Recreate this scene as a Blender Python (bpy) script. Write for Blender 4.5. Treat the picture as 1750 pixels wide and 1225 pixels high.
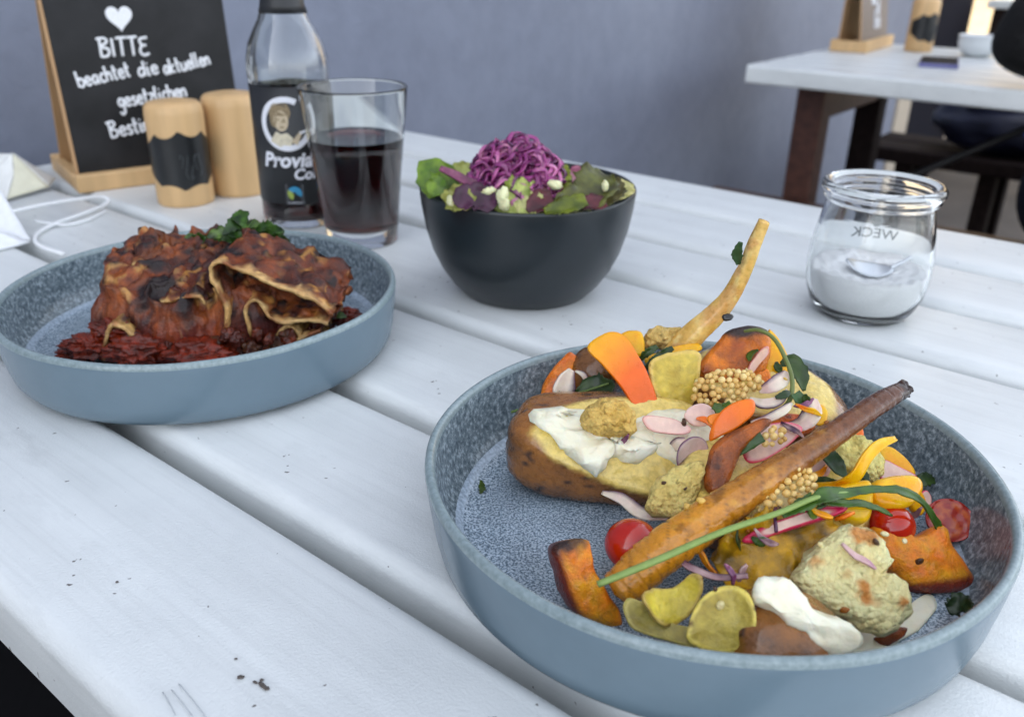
import bpy, bmesh, math, random
from math import sin, cos, pi, radians as R
from mathutils import Vector as V, Matrix, noise, Euler

sc = bpy.context.scene
for o in list(bpy.data.objects):
    bpy.data.objects.remove(o)
col = sc.collection
random.seed(7)

# ------------------------------------------------------------------ camera
CAM_H, PITCH, ROLL, FPX, PW, PH = 0.2086, 0.4429, 0.0145, 1474.24, 1750.0, 1225.0
FWD = V((0, cos(PITCH), -sin(PITCH)))
UP0 = V((0, sin(PITCH), cos(PITCH)))
RT = V((1, 0, 0)) * cos(ROLL) + UP0 * sin(ROLL)
UP = -V((1, 0, 0)) * sin(ROLL) + UP0 * cos(ROLL)
cd = bpy.data.cameras.new("camera")
cam = bpy.data.objects.new("camera", cd)
col.objects.link(cam)
cam.matrix_world = Matrix(((RT.x, UP.x, -FWD.x, 0), (RT.y, UP.y, -FWD.y, 0), (RT.z, UP.z, -FWD.z, CAM_H), (0, 0, 0, 1)))
cd.sensor_fit = 'HORIZONTAL'
cd.sensor_width = 36.0
cd.lens = FPX / PW * 36.0
cd.clip_start, cd.clip_end = 0.01, 500
cd.dof.use_dof = True
cd.dof.focus_distance = 0.335
cd.dof.aperture_fstop = 12.0
sc.camera = cam

# ------------------------------------------------------------------ light
PHI = -0.67
U2 = V((cos(PHI), sin(PHI), 0))          # along the table planks
N2 = V((-sin(PHI), cos(PHI), 0))         # across the planks, along the house wall
SUN_EL = R(38)
sun_from = (-U2 * cos(R(38)) - N2 * sin(R(38)))   # low over the roof, behind the house wall
sun_vec = V((sun_from.x * cos(SUN_EL), sun_from.y * cos(SUN_EL), sin(SUN_EL)))
w = bpy.data.worlds.new("World")
sc.world = w
w.use_nodes = True
nt = w.node_tree
bg = nt.nodes["Background"]
sky = nt.nodes.new("ShaderNodeTexSky")
sky.sky_type = 'NISHITA'
sky.sun_disc = False
sky.sun_elevation = SUN_EL
sky.sun_rotation = math.atan2(sun_vec.x, sun_vec.y)
sky.air_density, sky.dust_density, sky.ozone_density = 1.0, 3.0, 1.0
hs = nt.nodes.new("ShaderNodeHueSaturation")
hs.inputs["Saturation"].default_value = 0.36
nt.links.new(sky.outputs[0], hs.inputs["Color"])
nt.links.new(hs.outputs[0], bg.inputs["Color"])
bg.inputs["Strength"].default_value = 0.12
sl = bpy.data.lights.new("sun", 'SUN')
sl.energy, sl.angle, sl.color = 2.0, R(0.53), (1.0, 0.93, 0.83)
so = bpy.data.objects.new("sun", sl)
col.objects.link(so)
so.rotation_euler = sun_vec.to_track_quat('Z', 'Y').to_euler()
vs = sc.view_settings
vs.view_transform, vs.look, vs.gamma, vs.use_curve_mapping = 'Standard', 'None', 1.0, False
vs.exposure = 2.56
sc.cycles.max_bounces = 18
sc.cycles.diffuse_bounces = 7
sc.cycles.transparent_max_bounces = 12
sc.cycles.transmission_bounces = 12
sc.cycles.sample_clamp_indirect = 6.0

# ------------------------------------------------------------------ layout helpers
ORG = V((0, 0, CAM_H))
def ray(px, py):
    return FWD + RT * ((px - PW / 2) / FPX) - UP * ((py - PH / 2) / FPX)
def Z(px, py, z):                        # the point of the place at height z seen at a pixel of the survey photo
    d = ray(px, py); return ORG + d * ((z - CAM_H) / d.z)
def Y(px, py, y):                        # the same at depth y
    d = ray(px, py); return ORG + d * (y / d.y)
def un(u, n, z=0.0):
    return U2 * u + N2 * n + V((0, 0, z))
def hit(px, py, p, nrm):
    d = ray(px, py); return ORG + d * ((p - ORG).dot(nrm) / d.dot(nrm))
def lin(c):
    c /= 255.0
    return c / 12.92 if c <= 0.04045 else ((c + 0.055) / 1.055) ** 2.4
def ph(r, g, b, k=1.0):                  # surface colour as it reads next to the white table paint
    c = [min(.9, q * k) for q in (lin(r) * 1.00, lin(g) * .96, lin(b) * .74)]
    m = c[0] * .3 + c[1] * .59 + c[2] * .11
    c = [max(.003, min(.86, m + (q - m) * f)) for q, f in zip(c, (1.06, 1.0, 1.10))]
    g = max(c)
    return tuple(q * (.50 + .46 * min(1, g / .75)) for q in c)
def mix(a, b, t):
    t = max(0.0, min(1.0, t)); return tuple(a[i] + (b[i] - a[i]) * t for i in range(3))
def sst(a, b, x):
    t = max(0.0, min(1.0, (x - a) / (b - a))); return t * t * (3 - 2 * t)
def fb(p, s, o=3):
    q = p * s; r = 0; a = 1; tot = 0
    for i in range(o):
        r += noise.noise(q) * a; tot += a; a *= .5; q = q * 2.03
    return r / tot
CAMN = V((0, -.72, .69))                 # a direction towards the eye

# ------------------------------------------------------------------ materials
MATS = {}
def nodes(name):
    m = bpy.data.materials.new(name); m.use_nodes = True
    b = m.node_tree.nodes["Principled BSDF"]
    return m, m.node_tree, b
def tnoise(t, scale, detail=3, rough=.55, coord='Object', stretch=None):
    tc = t.nodes.new("ShaderNodeTexCoord")
    n = t.nodes.new("ShaderNodeTexNoise")
    n.inputs["Scale"].default_value, n.inputs["Detail"].default_value, n.inputs["Roughness"].default_value = scale, detail, rough
    if stretch:
        mp = t.nodes.new("ShaderNodeMapping"); mp.vector_type = 'TEXTURE'; mp.inputs["Scale"].default_value = tuple(1 / q for q in stretch[:3])
        if len(stretch) > 3: mp.inputs["Rotation"].default_value = (0, 0, stretch[3])
        t.links.new(tc.outputs[coord], mp.inputs[0]); t.links.new(mp.outputs[0], n.inputs["Vector"])
    else:
        t.links.new(tc.outputs[coord], n.inputs["Vector"])
    return n
def ramp(t, src, stops):
    r = t.nodes.new("ShaderNodeValToRGB")
    el = r.color_ramp.elements
    while len(el) < len(stops): el.new(.5)
    for e, (p, c) in zip(el, stops):
        e.position = p; e.color = (*c, 1) if not isinstance(c, (int, float)) else (c, c, c, 1)
    t.links.new(src, r.inputs[0]); return r
def bump(t, b, src, strength, dist):
    n = t.nodes.new("ShaderNodeBump"); n.inputs["Strength"].default_value, n.inputs["Distance"].default_value = strength, dist
    t.links.new(src, n.inputs["Height"]); t.links.new(n.outputs[0], b.inputs["Normal"]); return n
def mul(t, a, bb, fac=1.0):
    m = t.nodes.new("ShaderNodeMix"); m.data_type = 'RGBA'; m.blend_type = 'MULTIPLY'
    m.inputs[0].default_value = fac
    t.links.new(a, m.inputs[6]); t.links.new(bb, m.inputs[7]); return m.outputs[2]
def mixc(t, fac, a, bb):
    m = t.nodes.new("ShaderNodeMix"); m.data_type = 'RGBA'
    t.links.new(fac, m.inputs[0])
    for i, x in ((6, a), (7, bb)):
        if isinstance(x, tuple): m.inputs[i].default_value = (*x, 1)
        else: t.links.new(x, m.inputs[i])
    return m.outputs[2]
def food(name, rough=.42, sss=.12, var=.25, vs=260, bs=500, bd=.0006, bstr=.5, coat=0.0, spec=.5, vor=0):
    if name in MATS: return MATS[name]
    m, t, b = nodes(name)
    a = t.nodes.new("ShaderNodeAttribute"); a.attribute_name = "tint"
    n = tnoise(t, vs, 4)
    r = ramp(t, n.outputs[0], [(.3, 1 - var), (.7, 1 + var * .6)])
    t.links.new(mul(t, a.outputs["Color"], r.outputs[0]), b.inputs["Base Color"])
    n2 = tnoise(t, bs, 4, .6)
    hsrc = n2.outputs[0]
    if vor:
        tc = t.nodes.new("ShaderNodeTexCoord"); vo = t.nodes.new("ShaderNodeTexVoronoi"); vo.inputs["Scale"].default_value = vor
        t.links.new(tc.outputs["Object"], vo.inputs["Vector"])
        ma = t.nodes.new("ShaderNodeMath"); ma.operation = 'MULTIPLY_ADD'; ma.inputs[1].default_value = -1.4
        t.links.new(vo.outputs["Distance"], ma.inputs[0]); t.links.new(hsrc, ma.inputs[2]); hsrc = ma.outputs[0]
    bump(t, b, hsrc, bstr, bd)
    rr = ramp(t, n.outputs[0], [(.3, max(.05, rough - .12)), (.7, min(1, rough + .12))])
    t.links.new(rr.outputs[0], b.inputs["Roughness"])
    b.inputs["Subsurface Weight"].default_value = sss
    b.inputs["Subsurface Radius"].default_value = (1, .6, .35)
    b.inputs["Subsurface Scale"].default_value = .0015
    b.inputs["Coat Weight"].default_value = coat
    b.inputs["Coat Roughness"].default_value = .08
    b.inputs["Specular IOR Level"].default_value = spec * .7
    MATS[name] = m; return m
def plain(name, c, rough=.5, var=.12, vs=120, bd=.0003, bs=300, metal=0, coat=0, spec=.5, stretch=None):
    if name in MATS: return MATS[name]
    m, t, b = nodes(name)
    n = tnoise(t, vs, 4, stretch=stretch)
    r = ramp(t, n.outputs[0], [(.3, tuple(x * (1 - var) for x in c)), (.7, tuple(min(1, x * (1 + var)) for x in c))])
    t.links.new(r.outputs[0], b.inputs["Base Color"])
    if bd: bump(t, b, tnoise(t, bs, 4, stretch=stretch).outputs[0], .4, bd)
    b.inputs["Roughness"].default_value = rough
    b.inputs["Metallic"].default_value = metal
    b.inputs["Coat Weight"].default_value = coat
    b.inputs["Specular IOR Level"].default_value = spec
    MATS[name] = m; return m
def glass(name, c=(1, 1, 1), ior=1.5, rough=0.0):
    m, t, b = nodes(name)
    b.inputs["Base Color"].default_value = (*c, 1)
    b.inputs["Transmission Weight"].default_value = 1
    b.inputs["IOR"].default_value = ior
    b.inputs["Roughness"].default_value = rough
    MATS[name] = m; return m

def white_paint():
    m, t, b = nodes("white paint")
    base = tnoise(t, 9, 5, .6)
    c = ramp(t, base.outputs[0], [(.35, (.65, .675, .67)), (.65, (.735, .758, .748))])
    st = tnoise(t, 40, 5, .6, stretch=(.12, 1, 1, PHI))
    r2 = ramp(t, st.outputs[0], [(.32, .90), (.6, 1.0)])
    cc = mul(t, c.outputs[0], r2.outputs[0])
    wr = tnoise(t, 26, 6, .7, stretch=(.35, 1, 1, PHI))
    wrr = ramp(t, wr.outputs[0], [(.58, 1.0), (.72, .86)])
    cc = mul(t, cc, wrr.outputs[0])
    gn = tnoise(t, 300, 4, .6, stretch=(.03, 1, 1, PHI))
    gnr = ramp(t, gn.outputs[0], [(.36, .955), (.5, 1.0)])
    cc = mul(t, cc, gnr.outputs[0])
    # small chips and specks of dirt
    sp = tnoise(t, 210, 2, .5)
    spr = ramp(t, sp.outputs[0], [(.735, 0.0), (.755, 1.0)])
    cc = mixc(t, spr.outputs[0], cc, (.16, .15, .14))
    t.links.new(cc, b.inputs["Base Color"])
    f = tnoise(t, 900, 3, .6)
    g = tnoise(t, 120, 4, .6, stretch=(.1, 1, 1, PHI))
    ad = t.nodes.new("ShaderNodeMath"); ad.operation = 'MULTIPLY_ADD'; ad.inputs[1].default_value = .9
    t.links.new(g.outputs[0], ad.inputs[0]); t.links.new(f.outputs[0], ad.inputs[2])
    bump(t, b, ad.outputs[0], .5, .00045)
    b.inputs["Roughness"].default_value = .30
    b.inputs["Specular IOR Level"].default_value = .5
    return m
def glaze_in():
    m, t, b = nodes("speckled inner glaze")
    n = tnoise(t, 1150, 3, .65)
    r = ramp(t, n.outputs[0], [(.40, (.065, .105, .145)), (.49, (.23, .31, .38)), (.58, (.50, .585, .66))])
    big = tnoise(t, 40, 3)
    rb = ramp(t, big.outputs[0], [(.35, .75), (.65, 1.05)])
    t.links.new(mul(t, r.outputs[0], rb.outputs[0]), b.inputs["Base Color"])
    b.inputs["Roughness"].default_value = .28
    bump(t, b, n.outputs[0], .12, .0003)
    return m
def glaze_wall():
    m, t, b = nodes("mottled wall glaze")
    n = tnoise(t, 420, 4, .7)
    r = ramp(t, n.outputs[0], [(.36, (.07, .098, .118)), (.52, (.16, .205, .23)), (.66, (.36, .43, .47))])
    t.links.new(r.outputs[0], b.inputs["Base Color"])
    b.inputs["Roughness"].default_value = .25
    return m
def glaze_rim():
    m, t, b = nodes("pale rim glaze")
    n = tnoise(t, 500, 4, .6)
    r = ramp(t, n.outputs[0], [(.3, (.17, .225, .235)), (.7, (.27, .335, .35))])
    t.links.new(r.outputs[0], b.inputs["Base Color"])
    b.inputs["Roughness"].default_value = .22
    return m
M_white = white_paint()
M_gin, M_gwall, M_grim = glaze_in(), glaze_wall(), glaze_rim()
M_gout = plain("blue grey outer glaze", (.128, .184, .226), .24, .06, 30, .0001, 60)
M_gring = plain('pooled pale glaze', (.34, .42, .50), .2, .35, 700, .0001, 400)
M_glass = glass("clear glass", (.97, .99, .98))
M_redwood = plain("red brown timber", (.075, .028, .018), .5, .35, 60, .0006, 150, stretch=(.15, 1, 1))
M_darkwood = plain("dark timber", (.016, .010, .009), .8, .3, 60, .0006, 150, spec=.12)
M_beech = plain("pale beech wood", (.62, .40, .19), .45, .12, 70, .0002, 260, stretch=(1, 1, .12))
M_plywood = plain("thin plywood", (.42, .25, .12), .55, .15, 70, .0002, 260, stretch=(1, 1, .12))
M_black = plain("matt black", (.012, .012, .014), .5, .2, 100, .0002)
M_chalk = plain("white chalk marker", (.75, .76, .78), .8, .12, 700, .0002)
M_board = plain("blackboard lacquer", (.012, .012, .013), .5, .6, 22, .0001, spec=.3)

# ------------------------------------------------------------------ object helpers
WL = {}
def reg(o, loc, parent):
    col.objects.link(o)
    WL[o.name] = V(loc)
    if parent is not None:
        o.parent = parent; o.location = V(loc) - WL[parent.name]
    else:
        o.location = loc
def tag(o, label, cat, group=None, kind=None):
    o["label"] = label; o["category"] = cat
    if group: o["group"] = group
    if kind: o["kind"] = kind
    return o
def thing(name, label, cat, loc, group=None):
    o = bpy.data.objects.new(name, None); o.empty_display_size = .02
    reg(o, loc, None); return tag(o, label, cat, group)
def mk(name, geo, mat, parent=None, tint=None, smooth=True, loc=None, fmat=None, auto=None):
    vs_, fs = geo
    if loc is None:
        lo = [min(v[i] for v in vs_) for i in range(3)]; hi = [max(v[i] for v in vs_) for i in range(3)]
        loc = V(((lo[0] + hi[0]) / 2, (lo[1] + hi[1]) / 2, lo[2]))
    me = bpy.data.meshes.new(name)
    me.from_pydata([tuple(V(v) - loc) for v in vs_], [], fs)
    for m_ in (mat if isinstance(mat, (list, tuple)) else [mat]): me.materials.append(m_)
    if tint is not None:
        at = me.attributes.new("tint", 'FLOAT_COLOR', 'POINT')
        if isinstance(tint, tuple): data = [(*tint, 1.0)] * len(vs_)
        elif isinstance(tint, list): data = [(*c, 1.0) for c in tint]
        else: data = [(*tint(V(v)), 1.0) for v in vs_]
        at.data.foreach_set("color", [x for c in data for x in c])
    if fmat: me.polygons.foreach_set("material_index", fmat)
    if smooth: me.polygons.foreach_set("use_smooth", [True] * len(fs))
    me.update()
    bm = bmesh.new(); bm.from_mesh(me); bmesh.ops.recalc_face_normals(bm, faces=bm.faces); bm.to_mesh(me); bm.free()
    if auto is not None and smooth:
        me.set_sharp_from_angle(angle=R(auto))
    o = bpy.data.objects.new(name, me); reg(o, loc, parent); return o
def join(*gs):
    v, f = [], []
    for a, b in gs:
        k = len(v); v += list(a); f += [tuple(i + k for i in q) for q in b]
    return v, f
def lathe(prof, c=V((0, 0, 0)), seg=72, sx=1, sy=1):
    v, f = [], []; m = len(prof)
    for i in range(seg):
        a = 2 * pi * i / seg
        for r, z in prof: v.append(V((c.x + r * cos(a) * sx, c.y + r * sin(a) * sy, c.z + z)))
    for i in range(seg):
        j = (i + 1) % seg
        for k in range(m - 1): f.append((i * m + k, j * m + k, j * m + k + 1, i * m + k + 1))
    bm = bmesh.new()
    return v, f
def weld(geo, d=1e-5):
    me = bpy.data.meshes.new("t"); me.from_pydata([tuple(x) for x in geo[0]], [], geo[1])
    bm = bmesh.new(); bm.from_mesh(me); bmesh.ops.remove_doubles(bm, verts=bm.verts, dist=d)
    bm.verts.index_update()
    v = [x.co.copy() for x in bm.verts]; f = [tuple(q.index for q in p.verts) for p in bm.faces]
    bm.free(); bpy.data.meshes.remove(me); return v, f
_ico = {}
def ico(s):
    if s not in _ico:
        bm = bmesh.new(); bmesh.ops.create_icosphere(bm, subdivisions=s, radius=1)
        _ico[s] = ([v.co.copy() for v in bm.verts], [tuple(x.index for x in f.verts) for f in bm.faces]); bm.free()
    return _ico[s]
def frame(x, up=V((0, 0, 1))):
    x = V(x).normalized(); y = up.cross(x)
    if y.length < 1e-4: y = V((0, 1, 0)).cross(x)
    y.normalize(); z = x.cross(y); return Matrix((x, y, z)).transposed()
def blob(c, rad, rot=None, sub=4, amp=.06, fr=2.0, o=3, seed=0, shape=None):
    vs_, fs = ico(sub); out = []; M = rot if rot is not None else Matrix.Identity(3)
    sd = V((seed * 3.1, seed * 1.7, -seed * 2.3))
    for p in vs_:
        k = 1 + amp * fb(p + sd, fr, o)
        q = V((p.x * rad[0], p.y * rad[1], p.z * rad[2])) * k
        if shape: q = shape(q, p)
        out.append(c + M @ q)
    return out, fs
def cat(ps, m):
    ps = [V(p) for p in ps]
    if len(ps) == 2: return [ps[0].lerp(ps[1], i / (m - 1)) for i in range(m)]
    e = [ps[0] * 2 - ps[1]] + ps + [ps[-1] * 2 - ps[-2]]; n_ = len(ps) - 1; out = []
    for i in range(m):
        x = i / (m - 1) * n_; k = min(int(x), n_ - 1); t = x - k
        a, b, c, d = e[k:k + 4]
        out.append(.5 * ((2 * b) + (c - a) * t + (2 * a - 5 * b + 4 * c - d) * t * t + (3 * b - a - 3 * c + d) * t ** 3))
    return out
def catf(xs, m):
    xs = [float(x) for x in xs]
    return [v.x for v in cat([V((x, 0, 0)) for x in xs], m)]
def sweep(pts, rad, m=24, seg=10, flat=1.0, up=V((0, 0, 1)), amp=0.0, fr=80, seed=0, cap=True, shp=None):
    c = cat(pts, m); r = catf(rad if isinstance(rad, (list, tuple)) else [rad, rad], m)
    v, f = [], []; prev = None
    for i in range(m):
        t = (c[min(i + 1, m - 1)] - c[max(i - 1, 0)]).normalized()
        s = (up.cross(t) if prev is None else prev - t * prev.dot(t))
        if s.length < 1e-6: s = V((1, 0, 0)).cross(t)
        s.normalize(); prev = s; n_ = t.cross(s)
        for j in range(seg):
            a = 2 * pi * j / seg
            q = s * cos(a) + n_ * (sin(a) * flat)
            k = max(.0002, r[i])
            if shp: k *= shp(i / (m - 1), a)
            if amp: k *= 1 + amp * fb(c[i] + q * r[i] + V((seed, 0, 0)), fr, 3)
            v.append(c[i] + q * k)
    for i in range(m - 1):
        for j in range(seg):
            k = (j + 1) % seg; f.append((i * seg + j, i * seg + k, (i + 1) * seg + k, (i + 1) * seg + j))
    if cap:
        for e, b in ((0, 0), (m - 1, (m - 1) * seg)):
            v.append(c[e] + (c[e] - c[1 if e == 0 else m - 2]).normalized() * r[e] * .25); x = len(v) - 1
            for j in range(seg): f.append((b + j, b + (j + 1) % seg, x))
    return v, f
def ribbon(pts, wid, nrm, th=.0008, m=20, k=6, cup=0.0, rag=0.0, fr=200, seed=0, ruffle=0.0):
    """a leaf, peel or sheet: a band along pts, wid wide, its broad side facing nrm (one vector or a list along the band)"""
    c = cat(pts, m); wd = catf(wid if isinstance(wid, (list, tuple)) else [wid, wid], m)
    nn = cat(nrm, m) if isinstance(nrm, list) else [V(nrm)] * m
    top, bot = [], []
    for i in range(m):
        t = (c[min(i + 1, m - 1)] - c[max(i - 1, 0)]).normalized()
        s = t.cross(nn[i])
        if s.length < 1e-6: s = V((1, 0, 0))
        s.normalize(); n_ = s.cross(t)
        for j in range(k + 1):
            x = -1 + 2 * j / k
            ww = max(.0003, wd[i]) * .5 * (1 + rag * fb(c[i] + s * x + V((seed, 0, 0)), fr, 2))
            p = c[i] + s * (x * ww) + n_ * (cup * wd[i] * (x * x - .4))
            if ruffle: p += n_ * (ruffle * abs(x) ** 1.5 * noise.noise(p * fr + V((seed, seed, 0))))
            top.append(p + n_ * th * .5); bot.append(p - n_ * th * .5)
    v = top + bot; off = len(top); f = []; K = k + 1
    for i in range(m - 1):
        for j in range(k):
            a = i * K + j; f.append((a, a + 1, a + K + 1, a + K)); f.append((off + a, off + a + K, off + a + K + 1, off + a + 1))
    for i in range(m - 1):
        for j in (0, k):
            a = i * K + j; q = (a, a + K, off + a + K, off + a); f.append(q if j == 0 else q[::-1])
    for i in (0, m - 1):
        for j in range(k):
            a = i * K + j; f.append((a, a + 1, off + a + 1, off + a))
    return v, f
def slab(outline, c, nrm, xdir, th, bend=0.0, amp=0.0, fr=150, rings=7, seed=0, wave=0.0):
    """a slice cut from something: outline in metres in its own plane, with thickness and a slight bend; also gives each point's radius 0..1"""
    n_ = V(nrm).normalized(); x = (V(xdir) - n_ * V(xdir).dot(n_)).normalized(); y = n_.cross(x)
    m = len(outline); top, rr = [], []
    L = max(math.hypot(*q) for q in outline)
    pts = [(0, 0, 0)] + [(a * k / rings, b * k / rings, k / rings) for k in range(1, rings + 1) for a, b in outline]
    v = []
    for sgn in (1, -1):
        for a, b, k in pts:
            h = bend * ((a / L) ** 2) * L + (amp * fb(V((a, b, seed)), fr, 3) if amp else 0) + (wave * sin(a / L * 5 + seed) * (k ** 2) if wave else 0)
            e = 1 - .35 * sst(.9, 1.0, k)
            v.append(V(c) + x * a + y * b + n_ * (h + sgn * th * .5 * e)); rr.append(k)
    f = []; P_ = len(pts)
    for s in (0, P_):
        for j in range(m):
            f.append((s, s + 1 + j, s + 1 + (j + 1) % m))
        for q in range(rings - 1):
            for j in range(m):
                a = s + 1 + q * m + j; b = s + 1 + q * m + (j + 1) % m
                f.append((a, b, b + m, a + m))
    e = 1 + (rings - 1) * m
    for j in range(m): f.append((e + j, e + (j + 1) % m, P_ + e + (j + 1) % m, P_ + e + j))
    return (v, f), rr
def oval(a, b, m=28, amp=0.0, seed=0, p=2.0):
    out = []
    for i in range(m):
        t = 2 * pi * i / m; k = 1 + amp * noise.noise(V((cos(t) * 1.7, sin(t) * 1.7, seed)))
        cx, sx = cos(t), sin(t)
        out.append((a * k * math.copysign(abs(cx) ** (2 / p), cx), b * k * math.copysign(abs(sx) ** (2 / p), sx)))
    return out
def box(c, ax, ay, az, s):
    """a box centred on c with half sizes s along the three axes"""
    v = [V(c) + ax * (s[0] * i) + ay * (s[1] * j) + az * (s[2] * k) for i in (-1, 1) for j in (-1, 1) for k in (-1, 1)]
    return v, [(0, 1, 3, 2), (4, 6, 7, 5), (0, 4, 5, 1), (2, 3, 7, 6), (0, 2, 6, 4), (1, 5, 7, 3)]
def bevelled(geo, w_=.002, seg=2):
    me = bpy.data.meshes.new("t"); me.from_pydata([tuple(x) for x in geo[0]], [], geo[1])
    bm = bmesh.new(); bm.from_mesh(me); bmesh.ops.recalc_face_normals(bm, faces=bm.faces)
    bmesh.ops.bevel(bm, geom=bm.edges[:] + bm.verts[:], offset=w_, segments=seg, profile=.5, affect='EDGES', clamp_overlap=True)
    bm.verts.index_update()
    v = [x.co.copy() for x in bm.verts]; f = [tuple(q.index for q in p.verts) for p in bm.faces]
    bm.free(); bpy.data.meshes.remove(me); return v, f
def chunk(corners, sub=4, amp=.001, fr=160, seed=0, rnd=.35):
    """a soft-edged eight-cornered piece of vegetable: corners as bottom four then top four; returns mesh and 0..1 box coordinates"""
    c = [V(p) for p in corners]; n_ = 2 ** sub
    seen, v, uvw, f = {}, [], [], []
    def P_(a, b, h):
        lo = (c[0] * (1 - a) + c[1] * a) * (1 - b) + (c[3] * (1 - a) + c[2] * a) * b
        hi = (c[4] * (1 - a) + c[5] * a) * (1 - b) + (c[7] * (1 - a) + c[6] * a) * b
        return lo * (1 - h) + hi * h
    def vid(i, j, k):
        key = (i, j, k)
        if key not in seen:
            q = V((i / n_ * 2 - 1, j / n_ * 2 - 1, k / n_ * 2 - 1))
            s = V((q.x * math.sqrt(1 - q.y ** 2 / 2 - q.z ** 2 / 2 + q.y ** 2 * q.z ** 2 / 3),
                   q.y * math.sqrt(1 - q.x ** 2 / 2 - q.z ** 2 / 2 + q.x ** 2 * q.z ** 2 / 3),
                   q.z * math.sqrt(1 - q.x ** 2 / 2 - q.y ** 2 / 2 + q.x ** 2 * q.y ** 2 / 3)))
            # only round near the edges of the box
            q2 = q.lerp(s * 1.12, rnd)
            p = P_(q2.x * .5 + .5, q2.y * .5 + .5, q2.z * .5 + .5)
            d = V((fb(p + V((seed, 0, 0)), fr, 3), fb(p + V((0, seed + 5, 0)), fr, 3), fb(p + V((0, 0, seed + 9)), fr, 3)))
            seen[key] = len(v); v.append(p + d * amp); uvw.append((i / n_, j / n_, k / n_))
        return seen[key]
    for i in range(n_):
        for j in range(n_):
            for k in (0, n_):
                f.append((vid(i, j, k), vid(i + 1, j, k), vid(i + 1, j + 1, k), vid(i, j + 1, k)))
                f.append((vid(i, k, j), vid(i + 1, k, j), vid(i + 1, k, j + 1), vid(i, k, j + 1)))
                f.append((vid(k, i, j), vid(k, i + 1, j), vid(k, i + 1, j + 1), vid(k, i, j + 1)))
    return (v, f), uvw
def text_geo(body, size, bold=0.0, shear=0.0, extr=0.0):
    cu = bpy.data.curves.new("t", 'FONT'); cu.body = body; cu.size = size; cu.offset = bold; cu.shear = shear
    cu.extrude = extr; cu.align_x = 'CENTER'; cu.resolution_u = 3
    o = bpy.data.objects.new("t", cu); col.objects.link(o)
    dg = bpy.context.evaluated_depsgraph_get(); me = o.evaluated_get(dg).to_mesh()
    g = ([v.co.copy() for v in me.vertices], [tuple(p.vertices) for p in me.polygons])
    o.evaluated_get(dg).to_mesh_clear(); bpy.data.objects.remove(o); bpy.data.curves.remove(cu); return g

# ================================================================== SETTING
GZ = -0.74
def ground_mat():
    m, t, b = nodes("worn paving")
    n = tnoise(t, 3, 6, .65); r = ramp(t, n.outputs[0], [(.3, (.055, .047, .042)), (.7, (.115, .10, .088))])
    t.links.new(r.outputs[0], b.inputs["Base Color"]); b.inputs["Roughness"].default_value = .85
    bump(t, b, tnoise(t, 60, 5).outputs[0], .5, .01); return m
g = mk("ground", ([V((-150, -150, GZ)), V((150, -150, GZ)), V((150, 150, GZ)), V((-150, 150, GZ))], [(0, 1, 2, 3)]), ground_mat(), smooth=False)
g["kind"] = "structure"

def wall_mat():
    m, t, b = nodes("blue grey render")
    n = tnoise(t, 2.2, 5, .6); r = ramp(t, n.outputs[0], [(.3, (.172, .192, .255)), (.7, (.218, .242, .31))])
    n3 = tnoise(t, 24, 4, .6); r3 = ramp(t, n3.outputs[0], [(.35, .93), (.65, 1.03)])
    t.links.new(mul(t, r.outputs[0], r3.outputs[0]), b.inputs["Base Color"]); b.inputs["Roughness"].default_value = .6
    bump(t, b, tnoise(t, 70, 5, .6).outputs[0], .5, .0022); return m
WU = -1.0
def slabbox(u0, u1, n0, n1, z0, z1):
    return box(un((u0 + u1) / 2, (n0 + n1) / 2, (z0 + z1) / 2), U2, N2, V((0, 0, 1)), ((u1 - u0) / 2, (n1 - n0) / 2, (z1 - z0) / 2))
o = mk("house_wall", slabbox(WU - .3, WU, -9, 3.66, GZ, 5.2), wall_mat(), smooth=False)
tag(o, "blue-grey painted house wall behind the white tables", "wall")
o = mk("door_frame", slabbox(WU - .25, WU + .01, 3.663, 3.84, GZ, 1.6), plain("beige frame", (.50, .43, .34), .5), smooth=False)
tag(o, "beige upright door frame at the end of the grey wall", "door frame")
d = thing("dark_door", "dark almost black door beside the beige frame beyond the far table", "door", un(WU - .1, 4.1, GZ))
mk("panel", slabbox(WU - .2, WU - .02, 3.843, 4.66, GZ + .01, 1.55), plain("black door paint", (.017, .017, .024), .9, spec=.05), d, smooth=False)
mk("handle", sweep([un(WU - .021, 4.52, .18), un(WU + .04, 4.52, .18), un(WU + .04, 4.42, .18)], .009, 10, 8), plain("steel", (.5, .5, .5), .35, metal=1), d)
o = thing("courtyard_wall", "sunlit pale yellow wall far behind the seated person", "wall", un(-2.0, 8.6, GZ))
ymat = plain("warm plaster", (.36, .28, .17), .8, .3, 5, .004, 20)
mk("masonry", slabbox(-7.5, 1.4, 8.5, 8.8, GZ, 2.6), ymat, o, smooth=False)
for k in range(26):
    for j in range(3):
        a = -4.6 + k * .16 + (j % 2) * .08
        mk("stone", bevelled(slabbox(a + .008, a + .15, 8.47, 8.499, .15 + j * .11, .25 + j * .11), .006, 1),
           [ymat, plain("warm plaster light", (.46, .37, .24), .8, .3, 5, .004, 20)][(k * 7 + j * 3) % 2], o, smooth=False)

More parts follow.
